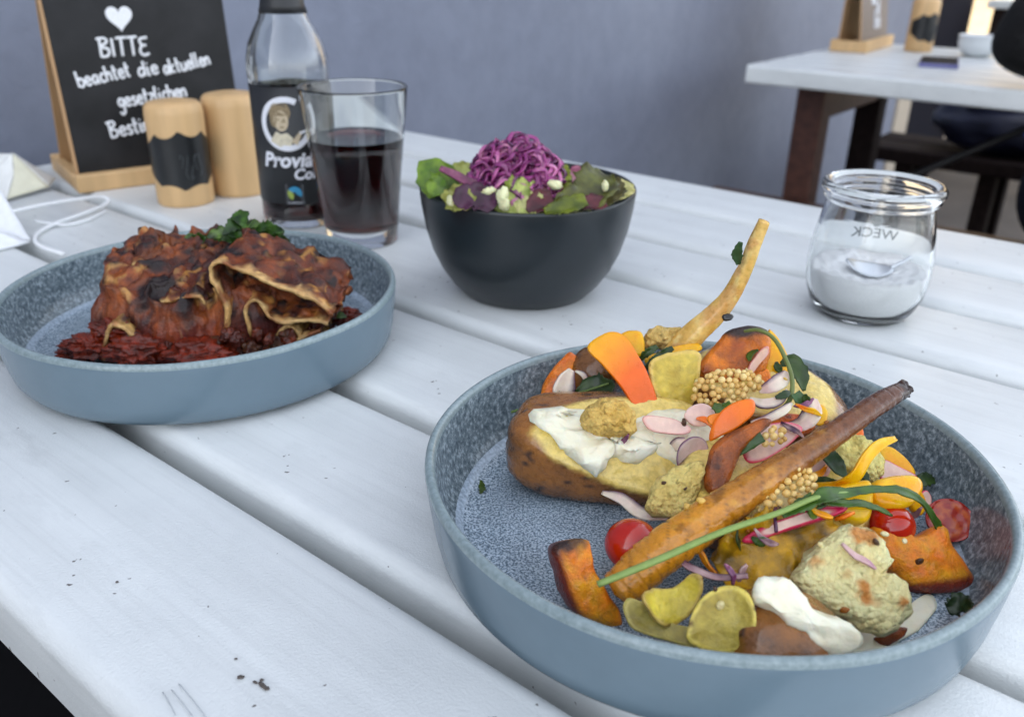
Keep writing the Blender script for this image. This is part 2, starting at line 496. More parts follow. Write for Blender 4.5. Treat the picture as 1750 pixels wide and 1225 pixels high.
def plank(u0, u1, n0, n1, zt, th=.034, r=.0075, m=26):
    pr = [(n0, zt - th + .003), (n0 + .003, zt - th), (n1 - .003, zt - th), (n1, zt - th + .003), (n1, zt - r)]
    pr += [(n1 - r + r * cos(a * pi / 12), zt - r + r * sin(a * pi / 12)) for a in range(1, 6)] + [(n1 - r, zt)]
    pr += [(n0 + r, zt)] + [(n0 + r - r * sin(a * pi / 12), zt - r + r * cos(a * pi / 12)) for a in range(1, 6)] + [(n0, zt - r)]
    v, f = [], []; k = len(pr)
    for i in range(m):
        uu = u0 + (u1 - u0) * i / (m - 1)
        for a, b in pr:
            v.append(un(uu, a + .0006 * noise.noise(V((uu * 6, a * 30, 0))), b + .0005 * noise.noise(V((uu * 5, a * 20, 4)))))
    for i in range(m - 1):
        for j in range(k):
            q = (j + 1) % k; f.append((i * k + j, i * k + q, (i + 1) * k + q, (i + 1) * k + j))
    f.append(tuple(range(k))); f.append(tuple(range((m - 1) * k, m * k)))
    return v, f
EDGES = [(.0755, .1641), (.1745, .2582), (.2686, .3587), (.3691, .4964), (.5068, .5881), (.5985, .6817), (.6921, .7826)]
tb = thing("plank_table", "white painted plank table in the foreground carrying the plates", "table", un(-.2, .43, GZ))
for i, (a, b) in enumerate(EDGES):
    mk("plank", plank(-.935, .75, a, b, 0.0), M_white, tb, auto=40)
# worn spots on the nearest plank
_pl = [c for c in tb.children][0]
M_chip = plain("bare grey wood", (.09, .075, .065), .8, .3, 600, .0004)
for px, py, a, b, rot in ((411, 1156, .0011, .0008, 0), (449, 1171, .0022, .0007, -.7), (456, 1176, .0009, .0008, 0), (447, 1161, .0007, .0006, 0), (403, 1125, .0006, .0004, 0), (200, 994, .0006, .0005, 0), (30, 952, .0009, .0005, .6), (106, 1068, .0008, .0007, 0), (436, 1165, .0010, .0004, -.5)):
    g_, _r = slab(oval(a, b, 14, .5, px), Z(px, py, .00045 if py not in (952, 1068) else -.002), (0, 0, 1), (cos(rot), sin(rot), 0), .0003, rings=2)
    mk("paint_chip", g_, M_chip, _pl)
for k, (x0, y0, x1, y1) in enumerate(((278, 1182, 300, 1222), (293, 1178, 330, 1225), (306, 1168, 352, 1225))):
    mk("scratch", sweep([Z(x0, y0, .0003), Z((x0 + x1) / 2 + 1, (y0 + y1) / 2, .0003), Z(x1, y1, .0003)], [.00005, .00018, .0001], 10, 5, .5), plain("grey scuff", (.46, .48, .5), .6), _pl)
def beam(p, q, wd, ht, up=V((0, 0, 1))):
    d = (q - p); l = d.length; x = d.normalized(); y = up.cross(x).normalized(); z = x.cross(y)
    return bevelled(box((p + q) / 2, x, y, z, (l / 2, wd / 2, ht / 2)), .004, 1)
for uu in (-.80, .55):
    mk("crossbeam", beam(un(uu, .11, -.066), un(uu, .75, -.066), .045, .06), M_redwood, tb, smooth=False)
    for nn in (.17, .68):
        mk("leg", beam(un(uu + .05, nn, GZ), un(uu + .05, nn, -.0365), .05, .07, N2), M_redwood, tb, smooth=False)

t2 = thing("plank_table", "white plank table further along the wall with a phone lying on it", "table", un(-.1, 2.1, GZ))
off = 1.755 - .0755
for a, b in EDGES:
    mk("plank", plank(-.785, .9, a + off, b + off, 0.0, .036), M_white, t2, auto=40)
for uu in (-.71, .75):
    mk("crossbeam", beam(un(uu, 2.0, -.085), un(uu, 2.345, -.085), .05, .085), M_redwood, t2, smooth=False)
    for nn in (1.965, 2.38):
        mk("leg", beam(un(uu + (.0), nn, GZ), un(uu, nn, -.0425), .062, .06, N2), M_redwood if nn < 2 else M_darkwood, t2, smooth=False)
mk("brace", sweep([un(-.69, 2.02, -.36), un(-.2, 2.15, -.05)], .008, 8, 8), M_black, t2)

def bench(lbl, u0, u1, n0, n1, zt, mat, nleg):
    b_ = thing("bench", lbl, "bench", un((u0 + u1) / 2, (n0 + n1) / 2, GZ))
    k = 2; wd = (n1 - n0) / k
    for i in range(k):
        mk("plank", plank(u0, u1, n0 + i * wd, n0 + (i + 1) * wd - .012, zt, .04, .006, 8), mat, b_, auto=40)
    for i in range(nleg):
        uu = u0 + .12 + (u1 - u0 - .24) * i / (nleg - 1)
        for nn in (n0 + .05, n1 - .06):
            mk("leg", beam(un(uu, nn, GZ), un(uu, nn, zt - .0425), .045, .06, N2), mat, b_, smooth=False)
        mk("rail", beam(un(uu, n0 + .1, GZ + .16), un(uu, n1 - .1, GZ + .16), .03, .05), mat, b_, smooth=False)
    return b_
bench("red-brown bench drawn up along the near side of the far table", -.90, .9, 1.79, 1.935, -.300, M_redwood, 2)
bench("dark wooden bench behind the far table holding a bag", -.80, .8, 2.66, 2.95, -.30, M_darkwood, 7)
o = bench("black bench added to fill the dark under the near edge of the foreground table", -.95, .8, -.16, .215, -.30, plain("dark corner bench black", (.003, .003, .004), .8, spec=.2), 2)  # assumed bench, added near black so the corner below the table edge reads dark
t3 = thing("side_table", "small white table beyond the dark bench at the back", "table", un(-.9, 4.95, GZ))
for a in range(5):
    mk("plank", plank(-.95, -.35, 4.6 + a * .11, 4.6 + a * .11 + .10, .03, .035, .006, 4), M_white, t3, auto=40)
for uu, nn in ((-.9, 4.65), (-.4, 4.65), (-.9, 5.05), (-.4, 5.05)):
    mk("leg", beam(un(uu, nn, GZ), un(uu, nn, -.006), .05, .05, N2), M_darkwood, t3, smooth=False)

# ================================================================== TABLEWARE
FPC, LPC = V((.0744, .2798, 0)), V((-.1730, .4530, 0))
PLATE = [(.0005, .0025), (.080, .0025), (.084, .0022), (.086, .0004), (.0885, 0), (.0915, .0004), (.0940, .0014), (.0970, .0020), (.1000, .0036),
         (.1022, .0068), (.1036, .0130), (.1050, .0230), (.1061, .0320), (.1064, .0348), (.1062, .0364), (.1055, .0373), (.1046, .0376), (.1036, .0373),
         (.1029, .0364), (.1025, .0348), (.1016, .0270), (.1002, .0190), (.0982, .0135), (.0955, .0098), (.0925, .0076), (.0885, .0066), (.0840, .0062), (.04, .006), (.0005, .006)]
def plate(c, label):
    m = len(PLATE) - 1; seg = 120
    geo = lathe(PLATE, c, seg)
    geo = ([p + (p - c) * (.0045 * noise.noise(V((p.x * 14, p.y * 14, p.z * 30)))) + V((0, 0, .0006 * noise.noise(p * 22) * min(1, p.z / .02))) for p in geo[0]], geo[1])
    fm = []
    for i in range(seg):
        for k in range(m):
            z = PLATE[k][0]
            fm.append(0 if k < 13 else 1 if k < 19 else 2 if k < 23 else 4 if k < 24 else 3)
    o = mk("plate", geo, [M_gout, M_grim, M_gwall, M_gin, M_gring], fmat=fm, loc=c)
    return tag(o, label, "plate", "blue-grey stoneware plates")
plate(FPC, "blue-grey speckled stoneware plate heaped with potato and roast vegetables")
plate(LPC, "blue-grey stoneware plate with the slice of lasagne")

BC = V((.0086, .5525, 0))
bowlp = [(.0005, .003), (.034, .003), (.036, 0), (.040, 0), (.0425, .001), (.0500, .0085), (.0570, .0190), (.0625, .0310), (.0665, .0450), (.0690, .0600), (.0699, .0695),
         (.0697, .0708), (.0690, .0714), (.0681, .0710), (.0676, .0695), (.0660, .0580), (.0630, .0430), (.0580, .0290), (.0500, .0160), (.038, .0080), (.02, .006), (.0005, .006)]
o = mk("salad_bowl", lathe(bowlp, BC, 96), plain("slate black glaze", (.010, .0145, .018), .33, .1, 40, .0001, 80), loc=BC)
tag(o, "dark slate-black bowl of salad in the middle of the table", "bowl")

# swing-top style preserving jar, clear glass
JC = Z(1468, 532, 0)
jar = thing("glass_jar", "small clear tulip-shaped glass jar half full of white salt", "jar", JC)
jo = [(.0005, .0035), (.018, .0028), (.0225, 0.0), (.0255, 0.0), (.0285, .0022), (.0325, .0085), (.0355, .0170), (.0370, .0270), (.0372, .0340), (.0365, .0440), (.0345, .0560), (.0325, .0660), (.0313, .0715), (.0315, .0735),
      (.0335, .0742), (.0342, .0755), (.0335, .0768), (.0345, .0778), (.0358, .0795), (.0360, .0815), (.0352, .0835), (.0335, .0845), (.0315, .0842)]
ji = [(.0296, .0830), (.0288, .0800), (.0292, .0775), (.0287, .0735), (.0288, .0700), (.0302, .0650), (.0322, .0555), (.0342, .0435), (.0349, .0340), (.0347, .0270), (.0332, .0175), (.0303, .0098), (.0262, .0052), (.02, .0045), (.0005, .0045)]
M_jar = glass("greenish jar glass", (.985, .998, .99), 1.5)
mk("glass_wall", lathe(jo + ji, JC, 72), M_jar, jar, loc=JC)
# raised maker's word and fruit emblem on the far side
def wrap(geo, c, r, a0, z0, lift=0.0, mirror=False):
    out = []
    for p in geo[0]:
        a = a0 + (-p.x if mirror else p.x) / r
        rr = r(p.y + z0) if callable(r) else r
        out.append(V((c.x + (rr + lift + p.z) * cos(a), c.y + (rr + lift + p.z) * sin(a), c.z + z0 + p.y)))
    return out, geo[1]
def wrapr(geo, c, rf, a0, z0, lift=0.0):
    out = []
    for p in geo[0]:
        z = z0 + p.y; r = rf(z) + lift + p.z; a = a0 + p.x / rf(z)
        out.append(V((c.x + r * cos(a), c.y + r * sin(a), c.z + z)))
    return out, geo[1]
def jr(z):
    for (r0, z0), (r1, z1) in zip(jo[4:], jo[5:]):
        if z0 <= z <= z1 and z1 > z0: return r0 + (r1 - r0) * (z - z0) / (z1 - z0)
    return .035
ja = math.atan2(JC.y, JC.x)
M_emb = plain("pressed glass edge", (.16, .18, .19), .2, .1, 100, 0)
mk("lettering", wrapr(text_geo("WECK", .0105, .00005, 0, .0002), JC, jr, ja, .0400, .0002), M_emb, jar)
sg = [slab(oval(.0042, .0048, 16), V((0, .0042, 0)), (0, 0, 1), (1, 0, 0), .0004, rings=2)[0]] + \
     [ribbon([V((0, .0088, 0)), V((dx, .0115, 0))], [.0018, .0006], (0, 0, 1), .0004, 4, 2) for dx in (-.004, 0, .004)]
mk("emblem", wrapr(join(*sg), JC, jr, ja, .0490, .0002), M_emb, jar)
def salt():
    v, f = [], []; seg, rings = 96, 30
    ins = [(r - .0003, z + .0003) for r, z in reversed(ji) if z < .031]
    prof = ins + [(.0345, .0312)]
    for i in range(seg):
        a = 2 * pi * i / seg
        h = .031 + .0022 * noise.noise(V((cos(a) * 2.5, sin(a) * 2.5, 1)))
        for r, z in prof: v.append(V((JC.x + r * cos(a), JC.y + r * sin(a), JC.z + min(z, h))))
        for k in range(1, rings):
            r = .0345 * (1 - k / rings); x, y = r * cos(a), r * sin(a)
            zz = h * (1 - k / rings) + .031 * k / rings + .0034 * fb(V((x, y, 3)), 190, 4) - .006 * math.exp(-((x + .001) ** 2 + (y + .006) ** 2) / .00022)
            v.append(V((JC.x + x, JC.y + y, JC.z + zz)))
    m = len(prof) + rings - 1
    v.append(V((JC.x, JC.y, JC.z + .0275))); c = len(v) - 1
    for i in range(seg):
        j = (i + 1) % seg
        for k in range(m - 1): f.append((i * m + k, j * m + k, j * m + k + 1, i * m + k + 1))
        f.append((i * m + m - 1, j * m + m - 1, c))
    return v, f
o = mk("salt", salt(), plain("white salt", (.96, .965, .97), .8, .05, 900, .0008, 1300))
tag(o, "coarse white salt filling the lower half of the glass jar", "salt", kind="stuff")
sp, _ = slab(oval(.0150, .0085, 32), JC + V((-.001, -.003, .0300)), V((.10, -.25, 1)), V((1, -.12, 0)), .0009, bend=.25, rings=6)
sp2 = sweep([JC + V((.0125, -.004, .0312)), JC + V((.019, -.003, .0345)), JC + V((.026, .000, .0375))], [.0016, .0012, .0012], 8, 8)
o = mk("salt_spoon", join(sp, sp2), plain("spoon steel", (.62, .64, .68), .28, .05, 60, 0, metal=.85))
tag(o, "small metal spoon lying on the salt in the jar", "spoon")

# cola glass
GC = V((-.1195, .6552, 0))
dg_ = thing("drinking_glass", "clear tumbler of dark cola in front of the bottle", "glass", GC)
go = [(.0005, .001), (.0245, .0008), (.0268, .0), (.0278, .0012), (.0290, .014), (.0325, .050), (.0365, .085), (.0398, .1150), (.0399, .1162), (.0393, .1168), (.0386, .1162)]
gi = [(.0383, .1150), (.0350, .085), (.0309, .050), (.0276, .0180), (.0262, .0140), (.0225, .0122), (.0005, .0118)]
mk("glass_wall", lathe(go + gi, GC, 80), M_glass, dg_, loc=GC)
def liquid_mat(name, dens):
    m, t, b = nodes(name)
    b.inputs["Base Color"].default_value = (1, 1, 1, 1); b.inputs["Transmission Weight"].default_value = 1
    b.inputs["IOR"].default_value = 1.33; b.inputs["Roughness"].default_value = 0
    va = t.nodes.new("ShaderNodeVolumeAbsorption"); va.inputs["Color"].default_value = (.62, .18, .08, 1); va.inputs["Density"].default_value = dens
    t.links.new(va.outputs[0], t.nodes["Material Output"].inputs["Volume"]); return m
M_cola = liquid_mat("cola", 190)
def gr(z):
    for (r0, z0), (r1, z1) in zip(gi[::-1], gi[::-1][1:]):
        if z0 <= z <= z1 and z1 > z0: return r0 + (r1 - r0) * (z - z0) / (z1 - z0)
lq = [(.0005, .0116), (.0226, .0120), (.0264, .0139)] + [(gr(z) + .0002, z) for z in (.0185, .03, .05, .07, .080)] + [(gr(.0812) - .0004, .0800), (.03, .0797), (.0005, .0797)]
mk("cola", lathe(lq, GC, 80), M_cola, dg_, loc=GC)

# bottle
OC = V((-.1790, .7080, 0))
bt = thing("cola_bottle", "clear glass cola bottle with a black label beside the tumbler", "bottle", OC)
bo = [(.0005, .002), (.024, .0015), (.027, 0), (.0290, .0008), (.0305, .004), (.0310, .009), (.0310, .112), (.0318, .117), (.0319, .122), (.0312, .130), (.0285, .141), (.0240, .150), (.0195, .158), (.0165, .168), (.0148, .182), (.0138, .205), (.0135, .222), (.0148, .224), (.0150, .230), (.0138, .233)]
bi = [(.0110, .233), (.0112, .205), (.0122, .182), (.0140, .168), (.0170, .158), (.0215, .150), (.0262, .140), (.0288, .130), (.0292, .118), (.0285, .110), (.0285, .010), (.0265, .0065), (.02, .006), (.0005, .0055)]
mk("glass_wall", lathe(bo + bi, OC, 80), M_glass, bt, loc=OC)
mk("cola", lathe([(.0005, .0054), (.0266, .0064), (.0287, .0101), (.0287, .0240), (.0280, .0238), (.0005, .0238)], OC, 64), M_cola, bt, loc=OC)
M_label = plain("black paper label", (.017, .018, .020), .45, .1, 60, .0001)
lab = mk("label", lathe([(.0313, .0215), (.0315, .0215), (.0315, .1115), (.0313, .1115)], OC, 80), M_label, bt, loc=OC)
mk("neck_label", lathe([(.0183, .1625), (.0185, .1625), (.0168, .168), (.0151, .182), (.0141, .205), (.0139, .2215), (.0137, .2215)], OC, 40), M_label, bt, loc=OC)
V_face = math.atan2(-OC.y, -OC.x)
la0 = V_face - .06
fl = lambda g_, da, z0, lift=.0002: wrapr(g_, OC, lambda z: .0315, la0 + da, z0, lift)
def ring(r0, r1, a0, a1, m=40):
    v, f = [], []
    for i in range(m + 1):
        a = a0 + (a1 - a0) * i / m
        v += [V((r0 * cos(a), r0 * sin(a), 0)), V((r1 * cos(a), r1 * sin(a), 0))]
    for i in range(m): f.append((2 * i, 2 * i + 1, 2 * i + 3, 2 * i + 2))
    return v, f
def flat(outline, z=0.0):
    return [V((a, b, z)) for a, b in outline], [tuple(range(len(outline)))]
M_print = plain("white label print", (.74, .75, .80), .5, .04, 60, 0)
mk("emblem_ring", fl(ring(.0162, .0206, R(62), R(62 + 335)), -.12, .0842), M_print, lab)
M_sep1, M_sep2, M_sep3 = plain("sepia skin print", (.55, .45, .31), .5, .1, 300, 0), plain("sepia hair print", (.24, .18, .10), .5, .35, 500, 0), plain("sepia dress print", (.62, .56, .42), .5, .2, 300, 0)
portrait = [(oval(.0085, .0075, 24, .2, 1), (-.004, .0085), M_sep2, .0003), (oval(.0056, .0078, 24), (-.0035, .0025), M_sep1, .0004), (oval(.0072, .004, 20, .1, 2), (-.0035, .0102), M_sep2, .0005),
            (oval(.0028, .0058, 16, .2, 3), (-.0095, .004), M_sep2, .00045), ([(-.0135, -.0130), (-.008, -.0055), (-.0045, -.0075), (.0005, -.0065), (.0045, -.0105), (.003, -.0160), (-.006, -.0172)], (0, 0), M_sep3, .00045),
            ([(.003, -.0135), (.0105, -.0050), (.0120, -.0062), (.0075, -.0160)], (0, 0), M_sep1, .0005), ([(.0095, -.0060), (.0175, -.0035), (.0168, -.0055), (.0105, -.0078)], (0, 0), M_print, .0006),
            (oval(.0011, .0006, 10), (-.0055, .0036), M_sep2, .0006), (oval(.0011, .0006, 10), (-.0012, .0036), M_sep2, .0006), (oval(.0019, .0007, 12), (-.003, -.0022), M_sep2, .0006)]
for ol, (dx, dy), m_, lf in portrait:
    mk("portrait", fl(flat([(a + dx, b + dy) for a, b in ol]), -.12, .0842, lf), m_, lab)
mk("lettering", fl(text_geo("Proviant", .0158, .00055, .22), .02, .0513), M_print, lab)
mk("lettering", fl(text_geo("Cola", .0118, .0004, .22), .30, .0415), M_print, lab)
M_fb, M_fg, M_fk = plain("blue seal print", (.03, .24, .42), .5, .1, 60, 0), plain("green seal print", (.28, .36, .06), .5, .1, 60, 0), plain("black seal print", (.03, .03, .035), .5, .1, 60, 0)
mk("seal", fl(flat([(-.0068, -.0078), (.0068, -.0078), (.0068, .0078), (-.0068, .0078)]), -.06, .0295, .0002), plain("grey seal frame", (.12, .13, .14), .5), lab)
mk("seal", fl(flat([(-.0063, -.0055), (.0063, -.0055), (.0063, .0073), (-.0063, .0073)]), -.06, .0295, .0003), M_fk, lab)
mk("seal", fl(ring(.0010, .0056, R(-30), R(150), 16), -.06, .0303, .0004), M_fb, lab)
mk("seal", fl(ring(.0014, .0056, R(150), R(250), 12), -.06, .0303, .0004), M_fg, lab)
mk("seal", fl(text_geo("FAIRTRADE", .0020), -.06, .0220, .0004), M_print, lab)

# wooden mills
def mill(c, r, h, lbl, plate_a=None, lean=0):
    o = thing("spice_mill", lbl, "mill", c, "wooden spice mills")
    pr = [(.0005, 0), (r * .94, 0), (r * .98, .0012), (r, .004), (r * .985, h * .5), (r * 1.0, h * .88), (r * .97, h * .95), (r * .86, h * .985), (r * .6, h * 1.0), (.0005, h * 1.004)]
    if plate_a is not None:                # the body under the black panel stays wood; the panel is a thin shell
        pass
    mk("body", lathe(pr, c, 64), M_beech, o, loc=c, auto=50)
    if plate_a is not None:
        v, f = [], []; m, k = 30, 8
        for i in range(m + 1):
            a = plate_a - 1.75 + 3.5 * i / m
            s = i / m; bulge = abs(((s * 2.0 + .5) % 1) - .5) * 2
            e_ = 1 - abs(2 * s - 1) ** 1.6
            top = h * (.60 + .16 * e_ ** .5 - .07 * abs(sin(s * pi * 4 + .3)) ** .7); bot = h * (.36 - .20 * e_ ** .5 + .05 * abs(sin(s * pi * 4 + .3)) ** .7)
            for j in range(k + 1):
                z = bot + (top - bot) * j / k
                v.append(V((c.x + (r * 1.012) * cos(a), c.y + (r * 1.012) * sin(a), c.z + z)))
        for i in range(m):
            for j in range(k): q = i * (k + 1) + j; f.append((q, q + 1, q + k + 2, q + k + 1))
        p_ = mk("label", (v, f), plain("black chalk lacquer", (.011, .012, .013), .35, .2, 60, .0001), o)
        st = []
        for q in range(5):
            a0 = plate_a - .1 + q * .16
            pts = [V((c.x + r * 1.02 * cos(a0 + .06 * sin(t * 2.3 + q)), c.y + r * 1.02 * sin(a0 + .06 * sin(t * 2.3 + q)), h * (.40 + .12 * sin(q * 2 + t)) + .0)) for t in (0, .8, 1.6, 2.4)]
            st.append(sweep(pts, .0006, 10, 5, .4))
        mk("scribble", join(*st), plain("smeared chalk", (.09, .1, .105), .8), p_)
    return o
mill(V((-.2945, .7600, 0)), .0245, .0880, "wooden spice mill with a black chalk panel round its middle", math.atan2(-.76, .2945) + .12)
mill(V((-.2565, .7980, 0)), .0262, .0895, "plain pale wooden spice mill behind the one with the black panel")
m3 = Z(1568, 88, 0)
mill(m3, .031, .118, "wooden spice mill with a black panel on the far table", math.atan2(-m3.y, -m3.x) + .85)

# chalk signs
LET = {'b': (.65, [[(.05, 1.9), (.0, 0)], [(0, .6), (.3, 1), (.6, .6), (.4, 0), (0, .15)]]), 'e': (.62, [[(.05, .5), (.55, .6), (.4, 1), (.1, .8), (.05, .3), (.3, 0), (.6, .2)]]),
       'a': (.75, [[(.6, .9), (.3, 1), (.05, .5), (.25, 0), (.55, .5), (.62, 1), (.6, .1), (.75, 0)]]), 'c': (.55, [[(.5, .9), (.25, 1), (.05, .5), (.22, 0), (.5, .15)]]),
       'h': (.62, [[(.05, 1.8), (0, 0)], [(0, .6), (.3, 1), (.5, .75), (.5, 0)]]), 't': (.5, [[(.22, 1.7), (.18, .2), (.4, 0)], [(0, 1.05), (.48, 1.12)]]),
       'd': (.7, [[(.55, .9), (.25, 1), (.05, .4), (.25, 0), (.55, .4)], [(.66, 1.8), (.58, 0)]]), 'i': (.3, [[(.1, 1), (.08, .1), (.25, 0)], [(.12, 1.4), (.15, 1.48)]]),
       'k': (.6, [[(.05, 1.8), (0, 0)], [(.5, 1), (.05, .45), (.5, 0)]]), 'u': (.7, [[(.05, 1), (.08, .2), (.3, 0), (.55, .4), (.6, 1), (.58, .1), (.7, 0)]]),
       'l': (.32, [[(.12, 1.85), (.05, .3), (.25, 0)]]), 'n': (.65, [[(.0, 1), (.02, 0)], [(.02, .6), (.3, 1), (.5, .75), (.5, 0)]]),
       'g': (.65, [[(.55, .9), (.25, 1), (.05, .5), (.25, .1), (.55, .5), (.58, 1), (.5, -.6), (.2, -.9), (.0, -.6)]]), 's': (.5, [[(.48, .9), (.2, 1), (.1, .7), (.42, .35), (.3, 0), (.0, .1)]]),
       'z': (.55, [[(.02, 1), (.5, 1), (.0, 0), (.52, .0)]]), 'm': (.9, [[(0, 1), (.02, 0)], [(.02, .6), (.25, 1), (.4, .7), (.4, 0)], [(.4, .6), (.65, 1), (.8, .7), (.8, 0)]]),
       'B': (.85, [[(.12, 1.8), (.08, 0)], [(-.12, 1.75), (.5, 1.8), (.65, 1.4), (.15, .95), (.7, .75), (.6, .1), (.05, 0)]]), 'I': (.35, [[(.1, 1.75), (.08, 0)]]),
       'T': (.75, [[(-.05, 1.75), (.75, 1.8)], [(.35, 1.78), (.3, 0)]]), 'E': (.7, [[(.7, 1.75), (.1, 1.6), (.2, 1.0), (.55, .95)], [(.2, 1.0), (.0, .4), (.25, 0), (.7, .15)]]), ' ': (.7, [])}
def scribe(word, o_, ax, ay, nr, size, rad, lift=.0005):
    gs = []; x = 0
    for ch in word:
        wd, sts = LET[ch]
        for s in sts:
            pts = [o_ + ax * ((x + a) * size) + ay * ((b + .05 * noise.noise(V((x * 3, b, 1)))) * size) + nr * lift for a, b in s]
            gs.append(sweep(pts, rad, max(6, 4 * len(pts)), 6, .45, nr))
        x += wd + .12
    return join(*gs), x * size
def sign(lbl, A, e1, e2, W_, D_, Ht, mats, words, sc_=1.0, wood=None):
    root = thing("chalk_sign", lbl, "sign", A + e1 * W_ / 2 + e2 * D_ / 2, "chalkboard table signs")
    zz = V((0, 0, 1)); wood = wood or M_beech
    th = .016 * sc_
    mk("base", bevelled(box(A + e1 * W_ / 2 + e2 * D_ / 2 + zz * th * .3, e1, e2, zz, (W_ / 2 - .002, D_ / 2 - .002, th * .3)), .0015, 1), wood, root, smooth=False)
    for k in (0, 1):
        q = A + e2 * (.006 if k == 0 else D_ - .006)
        mk("rail", bevelled(box(q + e1 * W_ / 2 + zz * (th / 2 + .0003), e1, e2, zz, (W_ / 2, .006, th / 2)), .0012, 1), wood, root, smooth=False)
    for k in (0, 1):
        q = A + e1 * (.005 if k == 0 else W_ - .005) + e2 * D_ / 2
        mk("rail", bevelled(box(q + zz * (th / 2 - .0002), e1, e2, zz, (.0048, D_ / 2 - .0122, th / 2 - .0008)), .001, 1), wood, root, smooth=False)
    f0, f1 = A + e2 * .0155 + zz * .006, A + e2 * (.034 * sc_) + zz * Ht
    b0, b1 = A + e2 * (D_ - .0155) + zz * .006, A + e2 * (.040 * sc_) + zz * Ht
    out = []
    for nm, p, q, m_ in (("board", f0, f1, mats[0]), ("back_board", b0, b1, mats[1])):
        y = (q - p); l = y.length; y.normalize(); nr = e1.cross(y).normalized()
        mk(nm, bevelled(box((p + q) / 2 + e1 * W_ / 2, e1, y, nr, (W_ / 2 - .006, l / 2, .0016)), .0004, 1), m_, root, smooth=False)
        out.append((p, y, nr))
    p, y, nr = out[0]
    if nr.dot(e2) > 0: nr = -nr
    # a thin pale edge along the board
    mk("board_edge", bevelled(box(p + e1 * .0045 + y * (f1 - f0).length / 2, e1, y, nr, (.0014, (f1 - f0).length / 2, .0017)), .0003, 1), M_plywood, root, smooth=False)
    return root, p + nr * .0017, y, nr
E1 = (U2 * .256 + N2 * .967).normalized(); E2 = V((-E1.y, E1.x, 0))
SA = un(-.795, .361)
s1, sp_, sy_, sn_ = sign("chalkboard sign with a heart and German handwriting leaning in a wooden foot", SA, E1, E2, .170, .116, .215, (M_board, M_plywood), None)
bd = [c for c in s1.children if c.name.startswith("board") and "edge" not in c.name][0]
def line(word, p0, p1, hgt, rad=.0011):
    a, b = hit(*p0, sp_, sn_), hit(*p1, sp_, sn_)
    ax = (b - a).normalized(); ay = sn_.cross(ax).normalized()
    if ay.z < 0: ay = -ay
    L0 = sum(LET[c][0] + .12 for c in word); L = (b - a).length
    sx = L / L0
    gs = []; x = 0
    for ch in word:
        wd, sts = LET[ch]
        for s in sts:
            pts = [a + ax * ((x + q) * sx) + ay * ((h_ + .06 * noise.noise(V((x * 3, h_ * 2, 1)))) * hgt) + sn_ * .0004 for q, h_ in s]
            gs.append(sweep(pts, rad, max(6, 4 * len(pts)), 6, .4, sn_))
        x += wd + .12
    mk("lettering", join(*gs), M_chalk, bd)
line("BITTE", (172, 98), (258, 94), .0088, .0012)
line("beachtet", (136, 150), (226, 130), .0072)
line("die", (238, 132), (274, 125), .0072)
line("aktuellen", (282, 128), (362, 110), .0072)
line("gesetzlichen", (204, 184), (322, 164), .0072)
line("Bestimmungen", (190, 236), (345, 205), .0078)
hc = hit(204, 32, sp_, sn_); hx = E1; hy = sy_
hp = []
for i in range(40):
    t = 2 * pi * i / 40
    hp.append((.0115 * (sin(t) ** 3), .0098 * (13 * cos(t) - 5 * cos(2 * t) - 2 * cos(3 * t) - cos(4 * t)) / 13 + .001))
mk("heart", ([hc + hx * a + hy * b + sn_ * .0006 for a, b in hp], [tuple(range(40))]), M_chalk, bd)
FE1 = (-U2 * .06 + N2 * .998).normalized(); FE2 = V((-FE1.y, FE1.x, 0))
s2, sp2_, sy2, sn2 = sign("chalkboard sign in a wooden foot on the far table by the wall", un(-.679, 2.163), FE1, FE2, .245, .085, .26, (plain("worn board", (.15, .12, .11), .5), M_plywood), None, 1.6)
bd2 = [c for c in s2.children if c.name.startswith("board") and "edge" not in c.name][0]
for (px, py, ww_) in ((1490, 8, "die"), (1498, 26, "al"), (1494, 49, "bea")):
    a = hit(px, py, sp2_, sn2)
    gq, _ = scribe(ww_, a, FE1, sy2, sn2, .022, .003)
    mk("lettering", gq, M_chalk, bd2)

